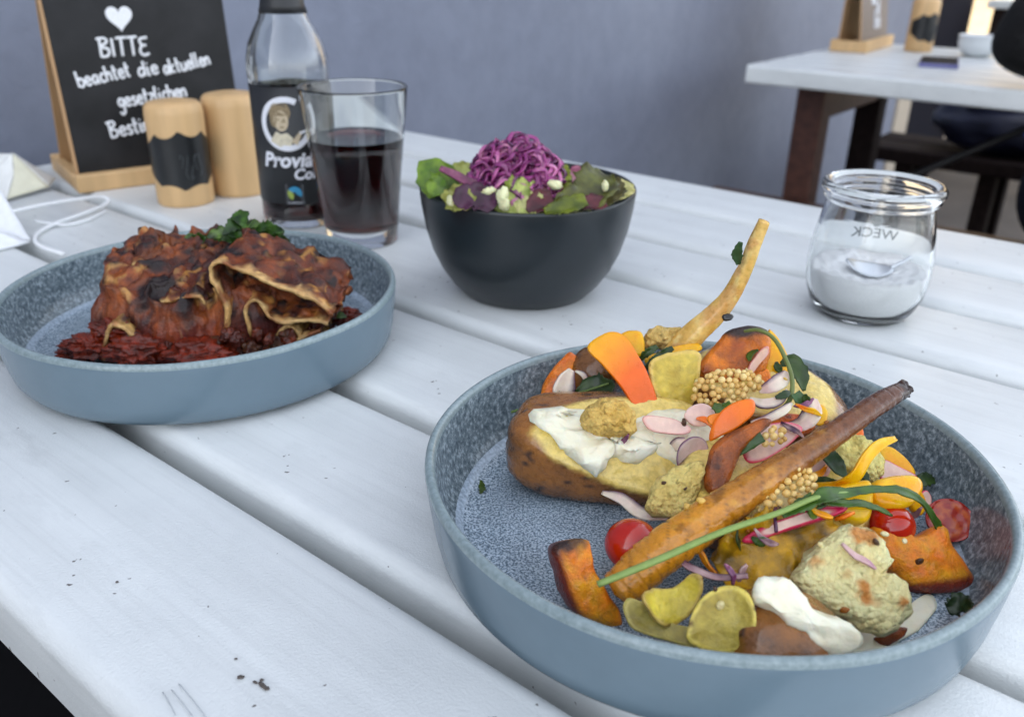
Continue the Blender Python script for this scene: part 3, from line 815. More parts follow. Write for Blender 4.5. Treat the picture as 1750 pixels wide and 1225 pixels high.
# ================================================================== FOOD ON THE FRONT PLATE
def closed(ol, m):
    n_ = len(ol); out = []
    for i in range(m):
        x = i / m * n_; k = int(x); t = x - k
        a, b, c, d = [V((*ol[(k + j) % n_], 0)) for j in (-1, 0, 1, 2)]
        q = .5 * ((2 * b) + (c - a) * t + (2 * a - 5 * b + 4 * c - d) * t * t + (3 * b - a - 3 * c + d) * t ** 3)
        out.append((q.x, q.y))
    return out
def cut(ol, y, nrm=CAMN, th=.002, dome=0.0, amp=0.0, fr=180, rings=8, m=36, bend=0.0, bdir=None, seed=0, smooth=True, z=None, twist=0.0):
    """a cut piece: its outline laid in the plane through its middle that faces nrm; th thick, domed by dome (0 flat .. 1 round)"""
    cx = sum(p[0] for p in ol) / len(ol); cy = sum(p[1] for p in ol) / len(ol)
    c = Y(cx, cy, y) if z is None else Z(cx, cy, z)
    n_ = V(nrm).normalized()
    src = closed(ol, m) if smooth else [(ol[int(i * len(ol) / m)][0] + (ol[(int(i * len(ol) / m) + 1) % len(ol)][0] - ol[int(i * len(ol) / m)][0]) * (i * len(ol) / m % 1),
                                         ol[int(i * len(ol) / m)][1] + (ol[(int(i * len(ol) / m) + 1) % len(ol)][1] - ol[int(i * len(ol) / m)][1]) * (i * len(ol) / m % 1)) for i in range(m)]
    ed = [hit(px, py, c, n_) for px, py in src]
    bd_ = V(bdir) if bdir is not None else RT
    bd_ = (bd_ - n_ * bd_.dot(n_)).normalized(); L = max(abs((e - c).dot(bd_)) for e in ed)
    v, rr = [], []; sd = V((seed * 1.3, seed * .7, seed * 2.1))
    lev = [(0, None)] + [(k / rings, i) for k in range(1, rings + 1) for i in range(m)]
    for sgn in (1, -1):
        for k, i in lev:
            p = c.copy() if i is None else c.lerp(ed[i], k)
            t = th * .5 * ((1 - dome) * (1 - .3 * sst(.85, 1, k)) + dome * math.sqrt(max(0, 1 - (k * .985) ** 2.6)))
            x = (p - c).dot(bd_) / L
            q = p + n_ * (t * sgn + bend * L * (x * x - .3) + twist * L * x * ((p - c).dot(n_.cross(bd_)) / L))
            if amp: q += V((fb(q + sd, fr, 4), fb(q + sd + V((7, 0, 0)), fr, 4), fb(q + sd + V((0, 9, 0)), fr, 4))) * amp
            v.append(q); rr.append(k)
    f = []; N_ = len(lev)
    for s in (0, N_):
        for j in range(m): f.append((s, s + 1 + j, s + 1 + (j + 1) % m))
        for q in range(rings - 1):
            for j in range(m):
                a = s + 1 + q * m + j; b = s + 1 + q * m + (j + 1) % m; f.append((a, b, b + m, a + m))
    e = 1 + (rings - 1) * m
    for j in range(m): f.append((e + j, e + (j + 1) % m, N_ + e + (j + 1) % m, N_ + e + j))
    return (v, f), rr
F_root = food("roasted root", .30, .2, .16, 420, 520, .0008, .7, .6)
F_skin = food("potato skin", .30, .10, .22, 400, 700, .0006, .7, .6)
F_veg = food("raw vegetable", .3, .25, .10, 150, 600, .0003, .4, .2)
F_squash = food("roasted squash", .38, .22, .25, 330, 800, .0012, .9, .35)
F_cauli = food("cauliflower", .60, .25, .10, 420, 1100, .0014, .9, vor=520)
F_leaf = food("green leaf", .42, .10, .25, 300, 700, .0003, .4, .1)
F_onion = food("onion and radish", .25, .35, .10, 250, 500, .0003, .35, .3)
F_tom = food("tomato skin", .14, .2, .12, 120, 200, .0001, .1, .6)
F_seed = food("mustard seed", .34, .3, .18, 500, 900, .0002, .3, .1)
F_quark = food("quark", .4, .4, .04, 200, 500, .0007, .6, .1)
F_chip = food("fried vegetable chip", .38, .3, .22, 330, 700, .0008, .7, .2)

ORANGE, AMBER = ph(238, 128, 22), ph(172, 96, 34)
def put(name, label, cat_, geo, mat, tint, group=None):
    return tag(mk(name, geo, mat, tint=tint), label, cat_, group)

# --- potatoes
SK1, SK2, FLESH = ph(170, 112, 68), ph(120, 78, 50), ph(222, 196, 124)
def potato(c, rad, rot, label, cutn=None, cutd=0, seed=0, amp=.10, sq=2.3):
    M = rot
    vs_, fs = ico(5); v, tn = [], []; sd = V((seed, seed * 2, 1))
    for p in vs_:
        k = 1 + amp * fb(p + sd, 1.3, 2) + .025 * fb(p + sd, 5, 3) + .010 * (1 - abs(noise.noise(V((p.x * 5, p.y * 16, p.z * 16)) + sd)))
        for h in range(6):                                          # eyes
            e = V((noise.noise(V((h * 3.3, seed, 0))), noise.noise(V((h * 2.1, 5, seed))), noise.noise(V((h, h * 1.7, seed + 2))))).normalized()
            dd = (p - e).length; k -= .07 * math.exp(-(dd / .10) ** 2)
        k /= (abs(p.x) ** sq + abs(p.y) ** sq + abs(p.z) ** sq) ** (1 / sq)
        q = c + M @ V((p.x * rad[0] * k, p.y * rad[1] * k, p.z * rad[2] * k))
        sk = mix(SK1, SK2, .5 + 1.6 * fb(q + sd, 60, 3)); sk = mix(sk, ph(70, 42, 30), sst(.22, .36, fb(q, 210, 3)))
        if cutn is not None:
            d_ = (q - c).dot(cutn) - cutd - .0015 * fb(q, 120, 3)
            if d_ > 0:
                q = q - cutn * d_ * .80 + V((0, 0, 1)) * .0014 * fb(q, 190, 4)
            fl_ = mix(FLESH, ph(236, 218, 160), .4 + .6 * fb(q, 90, 3)); sk = mix(sk, fl_, sst(-.0016, .0002, d_))
        v.append(q); tn.append(sk)
    return put("potato", label, "potato", (v, fs), F_skin, tn, "jacket potatoes")
potato(Z(1040, 762, .0235), (.0415, .0225, .0195), Euler((0, 0, R(-6))).to_matrix(), "split jacket potato with white quark at the bare edge of the front plate", V((.20, -.62, .76)).normalized(), .0125, 1, .07, 3.2)
potato(Z(1335, 1100, .0165) , (.0205, .0190, .0150), Euler((0, R(12), R(20))).to_matrix(), "brown jacket potato under the quark at the front rim of the plate", None, 0, 4, .06)
potato(Y(1300, 690, .335), (.0380, .0230, .0210), Euler((0, R(10), R(-28))).to_matrix(), "jacket potato at the back of the heap under the squash", V((0, -.3, .95)).normalized(), .014, 9)
potato(Y(1018, 640, .362), (.0130, .012, .0130), Euler((R(20), 0, R(30))).to_matrix(), "small piece of brown potato behind the big carrot shaving", None, 0, 13)
potato(Y(1310, 860, .272), (.036, .026, .020), Euler((0, 0, R(-25))).to_matrix(), "jacket potato in the middle of the heap under the mustard seeds", V((0, -.2, .98)).normalized(), .010, 21)
# --- quark
def quark(name_lbl, ol, y, nrm, th, amp, fr, seed, z=None):
    g_, rr = cut(ol, y, nrm, th, .7, amp, fr, 12, 48, seed=seed, z=z)
    return put("quark", name_lbl, "quark", g_, F_quark, lambda p: mix(ph(255, 250, 252), ph(240, 234, 230), .5 + fb(p, 120, 2)), "helpings of quark")
quark("crumbly white quark spread on the split jacket potato", [(905, 712), (960, 704), (1060, 712), (1150, 722), (1210, 748), (1185, 778), (1130, 772), (1080, 788), (1045, 782), (1020, 806), (985, 786), (944, 752)], .296, V((.15, -.40, .90)), .0100, .0050, 190, 1)
quark("smooth white strip of quark running over the front potato", [(1282, 1012), (1292, 988), (1326, 984), (1362, 1012), (1394, 1040), (1436, 1054), (1466, 1084), (1462, 1112), (1424, 1122), (1388, 1106), (1362, 1076), (1326, 1046), (1300, 1036)], .1985, V((.1, -.62, .78)), .0075, .0034, 130, 11)
quark("thin white dressing pooled on the plate by the large cauliflower slice", [(1400, 1085), (1470, 1062), (1545, 1040), (1585, 1015), (1600, 1040), (1560, 1080), (1500, 1112), (1440, 1125)], 0, V((0, 0, 1)), .0020, .0012, 120, 5, z=.0068)
quark("white quark showing in the middle of the heap by the radish slices", [(1095, 715), (1170, 705), (1230, 735), (1225, 790), (1165, 795), (1100, 762)], .302, V((.1, -.5, .86)), .012, .003, 150, 7)

# --- long roots
RT1 = [Y(1056, 1010, .2250), Y(1130, 945, .2330), Y(1245, 862, .2440), Y(1390, 765, .2600), Y(1500, 690, .2760), Y(1548, 664, .2840)]
def rshape(s, a):
    return 1 + .018 * noise.noise(V((s * 70, cos(a) * 1.2, sin(a) * 1.2))) + .030 * noise.noise(V((s * 30, cos(a) * .8, sin(a) * .8 + 4))) + (sst(.955, .99, s) * .5 * noise.noise(V((cos(a) * 1.6, sin(a) * 1.6, s * 60)))) - .07 * math.exp(-((s * 17 + .12 * sin(a)) % 1.0 - .5) ** 2 / .003) + .02 * sin(3 * a + s * 5)
g_ = sweep(RT1, [.0068, .0078, .0073, .0058, .0046, .0040, .0032], 170, 44, .92, V((0, 0, 1)), .07, 150, 2, True, rshape)
def root1(p):
    s = (p.x - RT1[0].x) / (RT1[-1].x - RT1[0].x)
    c = mix(ph(214, 146, 70), ph(132, 76, 44), sst(.15, .8, s + .25 * fb(p, 70, 3)))
    c = mix(c, ph(212, 158, 84), sst(.12, .40, fb(p + V((3, 0, 0)), 190, 4)) * (1 - s))
    c = mix(c, ph(104, 58, 32), sst(.16, .42, fb(p + V((0, 5, 0)), 170, 4)) * .6)
    w_ = (s * 17 + .25 * noise.noise(p * 60)) % 1.0
    c = mix(c, ph(96, 54, 30), math.exp(-((w_ - .5) / .045) ** 2) * .55)
    c = mix(c, ph(110, 62, 40), sst(.7, .95, s))
    return mix(c, ph(62, 38, 34), sst(.94, .99, s + .05 * fb(p, 300, 2)))
put("roasted_parsnip", "thick brown roasted parsnip laid across the heap out over the right rim", "parsnip", g_, F_root, root1, "roasted parsnips")
RT2 = [Y(1150, 612, .345), Y(1185, 572, .345), Y(1238, 520, .344), Y(1272, 462, .342), Y(1290, 415, .341), Y(1306, 378, .340)]
g_ = sweep(RT2, [.0056, .0052, .0040, .0031, .0028, .0024], 90, 28, .8, CAMN, .09, 160, 5, True, lambda s, a: 1 + .07 * sin(4 * a + s * 3) + .02 * sin(9 * a))
def root2(p):
    c = mix(ph(238, 206, 150), ph(214, 168, 100), .5 + 1.6 * fb(V((p.x * 1.0, p.y, p.z * .35)), 170, 3))
    c = mix(c, ph(236, 214, 166), sst(.1, .35, fb(V((p.x * 1.5, p.y, p.z * .2)), 240, 3)))
    c = mix(c, ph(214, 160, 120), sst(.15, .3, fb(p, 90, 2)) * .6)
    return c
put("roasted_parsnip", "thin pale parsnip curving up from the back of the heap", "parsnip", g_, F_root, root2, "roasted parsnips")
g_, _ = cut([(1234, 540), (1245, 536), (1253, 541), (1248, 547), (1238, 548)], .333, CAMN, .002, .5, .0005, 500, 4, 18)
put("charred_crumb", "black charred crumb stuck to the thin pale parsnip", "crumb", g_, F_root, ph(28, 26, 28))

# --- carrot shavings
def grad(a, b, p0, p1, extra=0):
    d_ = p1 - p0; L = d_.length_squared
    return lambda p: mix(a, b, (p - p0).dot(d_) / L + extra * fb(p, 90, 2))
g_, rr = cut([(1004, 592), (1040, 568), (1068, 580), (1098, 625), (1118, 668), (1126, 705), (1108, 716), (1088, 706), (1062, 664), (1028, 622)], .318, V((.22, -.80, .55)), .0022, 0, .0006, 90, 10, 48, bend=.18, bdir=V((.7, 0, .7)))
put("carrot_shaving", "broad glossy orange carrot shaving on top of the split potato", "carrot", g_, F_veg, grad(ph(246, 178, 40), ph(226, 102, 16), Y(1030, 575, .318), Y(1075, 640, .318)), "carrot shavings")
g_, rr = cut([(1212, 752), (1222, 716), (1250, 690), (1286, 682), (1288, 706), (1262, 730), (1234, 744)], .283, V((-.2, -.8, .55)), .0018, 0, .0004, 90, 8, 40, bend=-.22, bdir=V((1, 0, .6)))
put("carrot_shaving", "curled orange carrot shaving in the centre below the mustard seeds", "carrot", g_, F_veg, lambda p: mix(ph(240, 126, 44), ph(232, 110, 26), .5 + fb(p, 90, 2)), "carrot shavings")
g_, rr = cut([(1209, 712), (1232, 706), (1246, 712), (1226, 724), (1214, 726)], .286, CAMN, .0016, 0, 0, 90, 5, 24)
put("carrot_shaving", "little orange carrot chip beside the central carrot shaving", "carrot", g_, F_veg, ph(244, 136, 30), "carrot shavings")
g_, rr = cut([(1446, 725), (1462, 722), (1474, 736), (1472, 752), (1456, 746)], .30, CAMN, .003, .3, .0003, 90, 5, 24)
put("carrot_shaving", "orange carrot end behind the right cauliflower slice", "carrot", g_, F_veg, ph(232, 112, 24), "carrot shavings")

# --- yellow carrot and pepper
YEL, YEL2 = ph(250, 196, 22), ph(240, 168, 20)
def yel(p): return mix(YEL, YEL2, .5 + 1.3 * fb(p, 130, 3))
def ypiece(label, ol, y, nrm=CAMN, th=.003, dome=.25, **k):
    g_, rr = cut(ol, y, nrm, th, dome, k.pop('amp', .0005), 150, 8, 40, **k)
    return put("yellow_carrot", label, "yellow carrot", g_, F_veg, yel, "yellow carrot pieces")
ypiece("yellow carrot piece standing behind the broad carrot shaving", [(1058, 578), (1075, 567), (1096, 570), (1101, 596), (1096, 612), (1078, 604)], .345, th=.005)
ypiece("yellow carrot strip under the parsley at the foot of the pale parsnip", [(1102, 612), (1130, 600), (1165, 590), (1192, 588), (1198, 598), (1165, 606), (1130, 614), (1108, 624)], .338, th=.002)
ypiece("tall yellow carrot slice at the back beside the roasted squash", [(1312, 572), (1318, 566), (1336, 590), (1350, 622), (1344, 640), (1326, 648), (1308, 640)], .340, th=.003)
ypiece("yellow carrot slice by the back potato above the parsnip", [(1384, 716), (1398, 692), (1412, 702), (1410, 722), (1396, 728)], .312, th=.003)
ypiece("yellow carrot block under the rocket leaf on the right", [(1420, 838), (1470, 824), (1486, 830), (1488, 862), (1478, 892), (1446, 894), (1424, 872)], .2530, V((-.1, -.7, .7)), .010, .35)
ypiece("second yellow carrot block beside the small tomato", [(1488, 826), (1540, 814), (1566, 820), (1570, 842), (1548, 868), (1512, 870), (1490, 858)], .2620, V((.2, -.6, .75)), .008, .35)
ypiece("yellow carrot slice standing at the right edge of the heap", [(1556, 830), (1570, 838), (1580, 862), (1572, 880), (1558, 872), (1552, 850)], .273, V((.4, -.7, .5)), .003, .2)
ypiece("dull yellow slice leaning behind the right cauliflower slice", [(1500, 768), (1520, 765), (1546, 784), (1562, 806), (1556, 812), (1530, 800), (1508, 790)], .292, V((.1, -.6, .78)), .003, .2)
g_ = ribbon([Y(1394, 832, .262), Y(1432, 832, .258), Y(1462, 812, .256), Y(1480, 782, .258), Y(1502, 760, .262), Y(1530, 750, .266)], [.0028, .0046, .0042, .0040, .0036, .0018], [V((0, -.5, .86)), V((.1, -.9, .4)), V((.2, -.8, .5)), V((0, -.5, .86))], .0012, 34, 6, .12)
put("yellow_carrot", "curled bright yellow carrot peel twisting up on the right", "yellow carrot", g_, F_veg, yel, "yellow carrot pieces")

# --- squash
SQ, SQ2, SQSK, CHAR = ph(255, 166, 20), ph(236, 124, 18), ph(150, 48, 24), ph(58, 32, 28)
def squash(label, ol, y, nrm, th, dome, skin=None, char=None, amp=.0011, seed=0, base=(SQ, SQ2), m=48):
    g_, rr = cut(ol, y, nrm, th, dome, amp, 170, 10, m, seed=seed)
    def tn(p):
        c = mix(base[0], base[1], .5 + 1.7 * fb(p + V((seed, 0, 0)), 140, 4))
        if skin: c = mix(c, SQSK, sst(-.0010, .0012, (p - skin[0]).dot(skin[1]) + .0012 * fb(p, 160, 2)))
        if char: c = mix(c, CHAR, sst(-.0012, .0014, (p - char[0]).dot(char[1]) + .0025 * fb(p, 220, 3)))
        return mix(c, CHAR, sst(.34, .5, fb(p + V((0, seed, 3)), 240, 3)) * .6)
    return put("roast_squash", label, "squash", g_, F_squash, tn, "pieces of roast squash")
squash("upright orange squash wedge with dark red skin at the front left of the heap", [(940, 938), (960, 924), (996, 920), (1003, 938), (1010, 968), (1034, 1014), (1056, 1046), (1056, 1070), (1020, 1062), (984, 1046), (962, 1016), (950, 975)], .230, V((.25, -.78, .58)), .011, .35,
       skin=(Y(985, 1000, .232), V((-.85, 0, -.35))), char=(Y(970, 945, .230), V((-.15, 0, 1))), seed=1)
squash("thick orange squash wedge with red-brown skin at the right end of the heap", [(1482, 905), (1520, 902), (1556, 918), (1602, 898), (1620, 935), (1640, 965), (1655, 990), (1648, 1008), (1600, 1014), (1556, 1010), (1530, 985), (1500, 950)], .248, V((.1, -.66, .74)), .014, .5,
       skin=(Y(1580, 984, .242), V((.10, -.3, -1))), seed=2)
squash("dark roasted squash wedge with a charred top edge at the back of the heap", [(1190, 645), (1196, 620), (1222, 590), (1245, 566), (1275, 560), (1306, 564), (1314, 590), (1308, 625), (1290, 642), (1240, 655)], .338, V((0, -.80, .6)), .010, .3,
       char=(Y(1265, 577, .338), V((0, .2, 1))), seed=3, base=(ph(226, 130, 28), ph(176, 86, 28)))
squash("narrow orange squash stick standing at the far left of the heap", [(922, 690), (932, 650), (952, 622), (972, 602), (986, 616), (976, 640), (956, 668), (938, 700)], .358, V((-.1, -.85, .5)), .008, .4, seed=4, base=(ph(242, 142, 32), ph(224, 112, 26)))
squash("browned squash strip in the middle behind the thick parsnip", [(1205, 835), (1208, 790), (1222, 756), (1258, 735), (1300, 718), (1318, 722), (1288, 748), (1262, 782), (1248, 820), (1226, 848)], .272, V((-.2, -.75, .6)), .007, .4, seed=5, base=(ph(196, 104, 30), ph(136, 66, 32)))
squash("flat orange squash piece behind the red onion rings", [(1300, 720), (1330, 708), (1370, 712), (1392, 726), (1376, 742), (1330, 742)], .306, V((0, -.6, .8)), .006, .4, seed=6, base=(ph(232, 122, 26), ph(214, 96, 26)))
squash("orange squash bit beside the charred wedge above the mustard seeds", [(1276, 640), (1290, 628), (1312, 634), (1314, 652), (1296, 662)], .332, CAMN, .006, .5, seed=7)
squash("brown-orange squash bit half under the front cauliflower slice", [(1494, 1092), (1520, 1078), (1545, 1072), (1540, 1088), (1514, 1104)], .2155, CAMN, .006, .5, seed=8, base=(ph(170, 84, 42), ph(126, 60, 36)))

# --- cauliflower
CA1, CA2, CA3 = ph(255, 240, 212), ph(244, 218, 172), ph(206, 122, 60)
def cauli(label, ol, y, nrm, th, dome=.6, amp=.0022, fr=230, seed=0, cols=(CA1, CA2), brown=.25, m=60, knob=0.0):
    g_, rr = cut(ol, y, nrm, th, dome, amp, fr, 16, m, seed=seed)
    if knob:
        v2 = []
        cc = sum(g_[0], V()) / len(g_[0])
        for p in g_[0]:
            d1 = noise.voronoi(p * 330)[0]
            v2.append(p + (p - cc).normalized() * knob * (.5 - d1[0]))
        g_ = (v2, g_[1])
    def tn(p):
        c = mix(cols[0], cols[1], .4 + 1.0 * fb(p + V((seed, 2, 0)), 110, 4))
        c = mix(c, CA3, sst(brown, brown + .16, fb(p + V((0, 0, seed)), 95, 3)) * .85)
        return mix(c, ph(134, 120, 60), sst(.36, .46, fb(p + V((seed, 9, 0)), 420, 2)) * .6)
    return put("cauliflower", label, "cauliflower", g_, F_cauli, tn, "cauliflower pieces")
cauli("large pale cauliflower slice with brown spots at the front right", [(1350, 985), (1378, 950), (1420, 912), (1452, 900), (1490, 912), (1514, 938), (1520, 962), (1505, 982), (1530, 985), (1548, 1000), (1557, 1030), (1545, 1062), (1508, 1086), (1468, 1076), (1440, 1058), (1395, 1034), (1362, 1010)], .2200, V((0, -.70, .72)), .013, .6, .0030, 190, 1, brown=.13, knob=.0012)
cauli("small golden cauliflower floret on the quark of the split potato", [(990, 718), (1002, 698), (1025, 684), (1056, 686), (1080, 702), (1086, 728), (1078, 745), (1050, 747), (1020, 745), (1000, 735)], .296, V((0, -.75, .66)), .020, .95, .0014, 260, 2, (ph(238, 206, 146), ph(216, 176, 110)), .42, 52, .0026)
cauli("pale cauliflower slice leaning under the thick parsnip near the tomato", [(1104, 872), (1112, 835), (1140, 806), (1175, 794), (1202, 792), (1200, 826), (1188, 858), (1160, 880), (1125, 882)], .2660, V((-.1, -.75, .66)), .009, .6, .0018, 220, 3, (ph(244, 222, 166), ph(222, 194, 132)), .36, 48, .0010)
cauli("cauliflower slice on the right with the yellow peel across it", [(1412, 752), (1432, 740), (1468, 746), (1498, 770), (1508, 800), (1500, 822), (1470, 826), (1444, 806), (1424, 782)], .282, V((.1, -.7, .7)), .010, .6, .0020, 220, 4, (ph(252, 234, 180), ph(238, 214, 146)), .40, 52, .0012)
cauli("browned cauliflower at the back by the foot of the pale parsnip", [(1098, 585), (1106, 566), (1130, 560), (1158, 562), (1172, 570), (1160, 588), (1128, 596), (1104, 598)], .352, V((0, -.7, .7)), .012, .8, .0022, 240, 5, (ph(232, 204, 152), ph(208, 172, 116)), .22, 48, .0018)

# --- pale chips
def chip(label, ol, y, nrm, th=.0022, bend=.0, bdir=None, seed=0, c1=ph(228, 202, 122), c2=ph(204, 172, 96), rim=ph(220, 194, 130), amp=.0009, twist=0):
    g_, rr = cut(ol, y, nrm, th, .1, amp, 150, 12, 52, bend, bdir, seed, twist=twist)
    tn = []
    for p, k in zip(g_[0], rr):
        c = mix(c1, c2, .5 + 1.5 * fb(p + V((seed, 0, 0)), 130, 4)); c = mix(c, rim, sst(.82, .95, k))
        tn.append(mix(c, ph(120, 84, 50), sst(.22, .36, fb(p, 260, 3)) * sst(.7, .95, k)))
    return put("parsnip_chip", label, "chip", g_, F_chip, tn, "fried parsnip chips")
chip("upright pale yellow chip between the carrot shaving and the mustard seeds", [(1108, 640), (1114, 614), (1150, 602), (1190, 600), (1196, 625), (1192, 664), (1178, 700), (1148, 712), (1126, 690)], .322, V((.1, -.9, .42)), .0026, .12, V((1, 0, 0)), 1, ph(216, 196, 112), ph(192, 168, 86))
chip("curled yellow-green chip at the front beside the parsnip end", [(1090, 1030), (1112, 1004), (1150, 1002), (1180, 985), (1194, 1000), (1188, 1035), (1168, 1062), (1138, 1070), (1112, 1056)], .2085, V((.1, -.6, .8)), .0024, .75, V((1, 0, .2)), 2, ph(226, 210, 112), ph(200, 182, 90), ph(200, 176, 116), .0012, .3)
chip("flat translucent chip at the front rim of the plate", [(1066, 1042), (1074, 1022), (1100, 1030), (1140, 1062), (1180, 1072), (1200, 1092), (1180, 1106), (1120, 1088), (1080, 1072)], .2050, V((-.1, -.55, .83)), .0022, .1, None, 3, ph(196, 184, 116), ph(170, 154, 88), ph(212, 200, 140))
chip("large cupped chip leaning on the front potato", [(1172, 1080), (1188, 1036), (1215, 1010), (1250, 1000), (1276, 1012), (1290, 1045), (1286, 1085), (1262, 1112), (1222, 1114), (1188, 1104)], .1990, V((-.15, -.75, .62)), .0024, .45, V((1, 0, .1)), 4, ph(204, 188, 112), ph(178, 158, 86), ph(228, 212, 134), .0010)

# --- roasted yellow-brown leaf in the centre front
g_ = ribbon([Y(1232, 985, .226), Y(1275, 962, .228), Y(1320, 935, .231), Y(1370, 915, .236), Y(1432, 900, .243)], [.014, .022, .023, .020, .008], V((0, -.62, .78)), .0014, 44, 20, .12, .25, 170, 3, .011)
put("pickled_leaf", "limp olive-yellow roasted leaf in front of the mustard seeds", "leaf", g_, F_chip, lambda p: mix(ph(206, 160, 30), ph(120, 92, 18), .45 + 1.8 * fb(p, 120, 4)))

# --- mustard seeds
def seeds(label, ol, y, nrm, n_, dome_h, seed, rs=(.00110, .00170)):
    cx = sum(p[0] for p in ol) / len(ol); cy = sum(p[1] for p in ol) / len(ol)
    c = Y(cx, cy, y); nn = V(nrm).normalized()
    ed = [hit(px, py, c, nn) for px, py in closed(ol, 40)]
    root = thing("mustard_seeds", label, "mustard seeds", c, "spoonfuls of pickled mustard seeds")
    rnd = random.Random(seed); pts = []
    tries = 0
    while len(pts) < n_ and tries < 9000:
        tries += 1
        e = ed[rnd.randrange(40)]; k = math.sqrt(rnd.random())
        p = c.lerp(e, k * .97) + nn * (dome_h * math.sqrt(max(0, 1 - k * k)) * rnd.uniform(.75, 1.05))
        r = rnd.uniform(*rs)
        if all((p - q).length > (r + s) * .86 for q, s in pts): pts.append((p, r))
    vs_, fs = ico(3)
    mes = []
    for q in range(4):
        me = bpy.data.meshes.new("seed")
        me.from_pydata([tuple(V((v.x, v.y * .96, v.z * .94)) * (1 + .03 * noise.noise(v * 2 + V((q, 0, 0))))) for v in vs_], [], fs)
        me.polygons.foreach_set("use_smooth", [True] * len(fs)); me.materials.append(F_seed)
        a = me.attributes.new("tint", 'FLOAT_COLOR', 'POINT')
        cc = [ph(232, 204, 158), ph(222, 190, 140), ph(238, 214, 172), ph(214, 178, 126)][q]
        a.data.foreach_set("color", [x for _ in vs_ for x in (*cc, 1.0)]); mes.append(me)
    for p, r in pts:
        o = bpy.data.objects.new("seed", mes[rnd.randrange(4)]); o.scale = (r, r, r)
        o.rotation_euler = (rnd.uniform(0, 3), rnd.uniform(0, 3), rnd.uniform(0, 3))
        reg(o, p, root)
    return root
seeds("heap of beige mustard seeds at the back in front of the charred squash", [(1180, 672), (1192, 652), (1226, 636), (1262, 634), (1298, 644), (1302, 664), (1276, 668), (1270, 688), (1230, 698), (1192, 688)], .316, V((0, -.75, .66)), 110, .006, 1)
seeds("heap of beige mustard seeds in front under the thick parsnip", [(1268, 872), (1290, 842), (1330, 806), (1362, 784), (1384, 800), (1392, 832), (1372, 864), (1330, 882), (1290, 886)], .250, V((0, -.72, .69)), 100, .007, 2)
seeds("few mustard seeds on the pink radish slice behind the parsnip", [(1304, 748), (1318, 732), (1336, 732), (1342, 748), (1326, 762), (1308, 762)], .276, V((0, -.72, .69)), 12, .003, 3)

# --- tomatoes
TOM = ph(188, 30, 24)
def tomato(label, c, r, seed, halfn=None):
    vs_, fs = ico(4); v, tn = [], []
    for p in vs_:
        q = V((p.x * r, p.y * r * .96, p.z * r * .92)); t = mix(TOM, ph(210, 56, 30), .4 + fb(q + V((seed, 0, 0)), 60, 2))
        if halfn is not None:
            d_ = q.dot(halfn)
            if d_ > .0005:
                q = q - halfn * (d_ - .0005 - .0010 * fb(q, 300, 2)); rr = q.length / r
                t = mix(ph(170, 34, 26), ph(196, 92, 60), sst(.1, .5, fb(q, 350, 2) + .3) * (1 - sst(.75, .9, rr)))
        v.append(c + q); tn.append(t)
    return put("cherry_tomato", label, "tomato", (v, fs), F_tom, tn, "cherry tomatoes")
tomato("whole red cherry tomato beside the thick end of the brown parsnip", Y(1080, 930, .2465), .0098, 1)
tomato("red cherry tomato half hidden under the yellow carrot on the right", Y(1522, 898, .2560), .0085, 2)
tomato("cut cherry tomato half lying open at the right edge of the plate", Y(1624, 888, .2690), .0088, 3, V((-.1, -.6, .78)).normalized())

# --- onion and radish
PUR, OW = ph(84, 22, 96), ph(246, 232, 236)
def onion(label, pts, wid, nrm, th=.0016, edge_first=True, seed=0, m=26, cols=(OW, PUR), nm="red_onion", grp="red onion slices", ct="onion"):
    g_ = ribbon(pts, wid, nrm, th, m, 6, .10, .12, 200, seed)
    K = 7; n_ = len(g_[0]) // 2; tn = []
    for i in range(len(g_[0])):
        j = (i % n_) % K
        e = (j if edge_first else 6 - j)
        tn.append(mix(cols[1], mix(cols[0], ph(222, 190, 208), .3 + fb(g_[0][i], 150, 2)), sst(.3, 1.7, e)))
    return put(nm, label, ct, g_, F_onion, tn, grp)
onion("pale red onion wedge standing against the squash stick at the far left", [Y(952, 716, .330), Y(958, 690, .332), Y(966, 655, .336), Y(976, 632, .340)], [.0050, .0095, .0090, .0030], V((.25, -.95, .25)), .0018, False, 1)
onion("curled purple onion strip lying at the foot of the split potato", [Y(1030, 842, .282), Y(1062, 852, .276), Y(1095, 876, .268), Y(1142, 884, .262)], [.0015, .0042, .0046, .0024], V((.1, -.75, .65)), .0016, True, 2)
onion("purple onion ring piece across the centre of the heap", [Y(1282, 682, .308), Y(1302, 690, .304), Y(1328, 686, .304), Y(1345, 668, .308)], [.0012, .0038, .0040, .0016], V((0, -.8, .6)), .0018, False, 3)
onion("red onion arc with a purple rim behind the parsnip", [Y(1344, 728, .302), Y(1370, 724, .300), Y(1388, 704, .302), Y(1392, 682, .306)], [.002, .0060, .0072, .0018], V((.1, -.75, .66)), .0016, True, 4)
onion("thin red onion curl under the curved rocket stem", [Y(1284, 722, .300), Y(1310, 716, .298), Y(1338, 702, .299), Y(1352, 690, .303)], [.0010, .0032, .0036, .0012], V((0, -.6, .8)), .0016, True, 5)
onion("white and purple onion fold above the curved onion ring", [Y(1298, 668, .314), Y(1318, 660, .312), Y(1336, 648, .314), Y(1342, 636, .318)], [.002, .0056, .0060, .0016], V((-.2, -.8, .55)), .0016, True, 6)
onion("small frilled purple onion piece on the quark edge", [Y(1146, 770, .296), Y(1158, 758, .293), Y(1172, 752, .293)], [.0024, .0046, .0020], V((0, -.7, .7)), .0016, True, 7, 14)
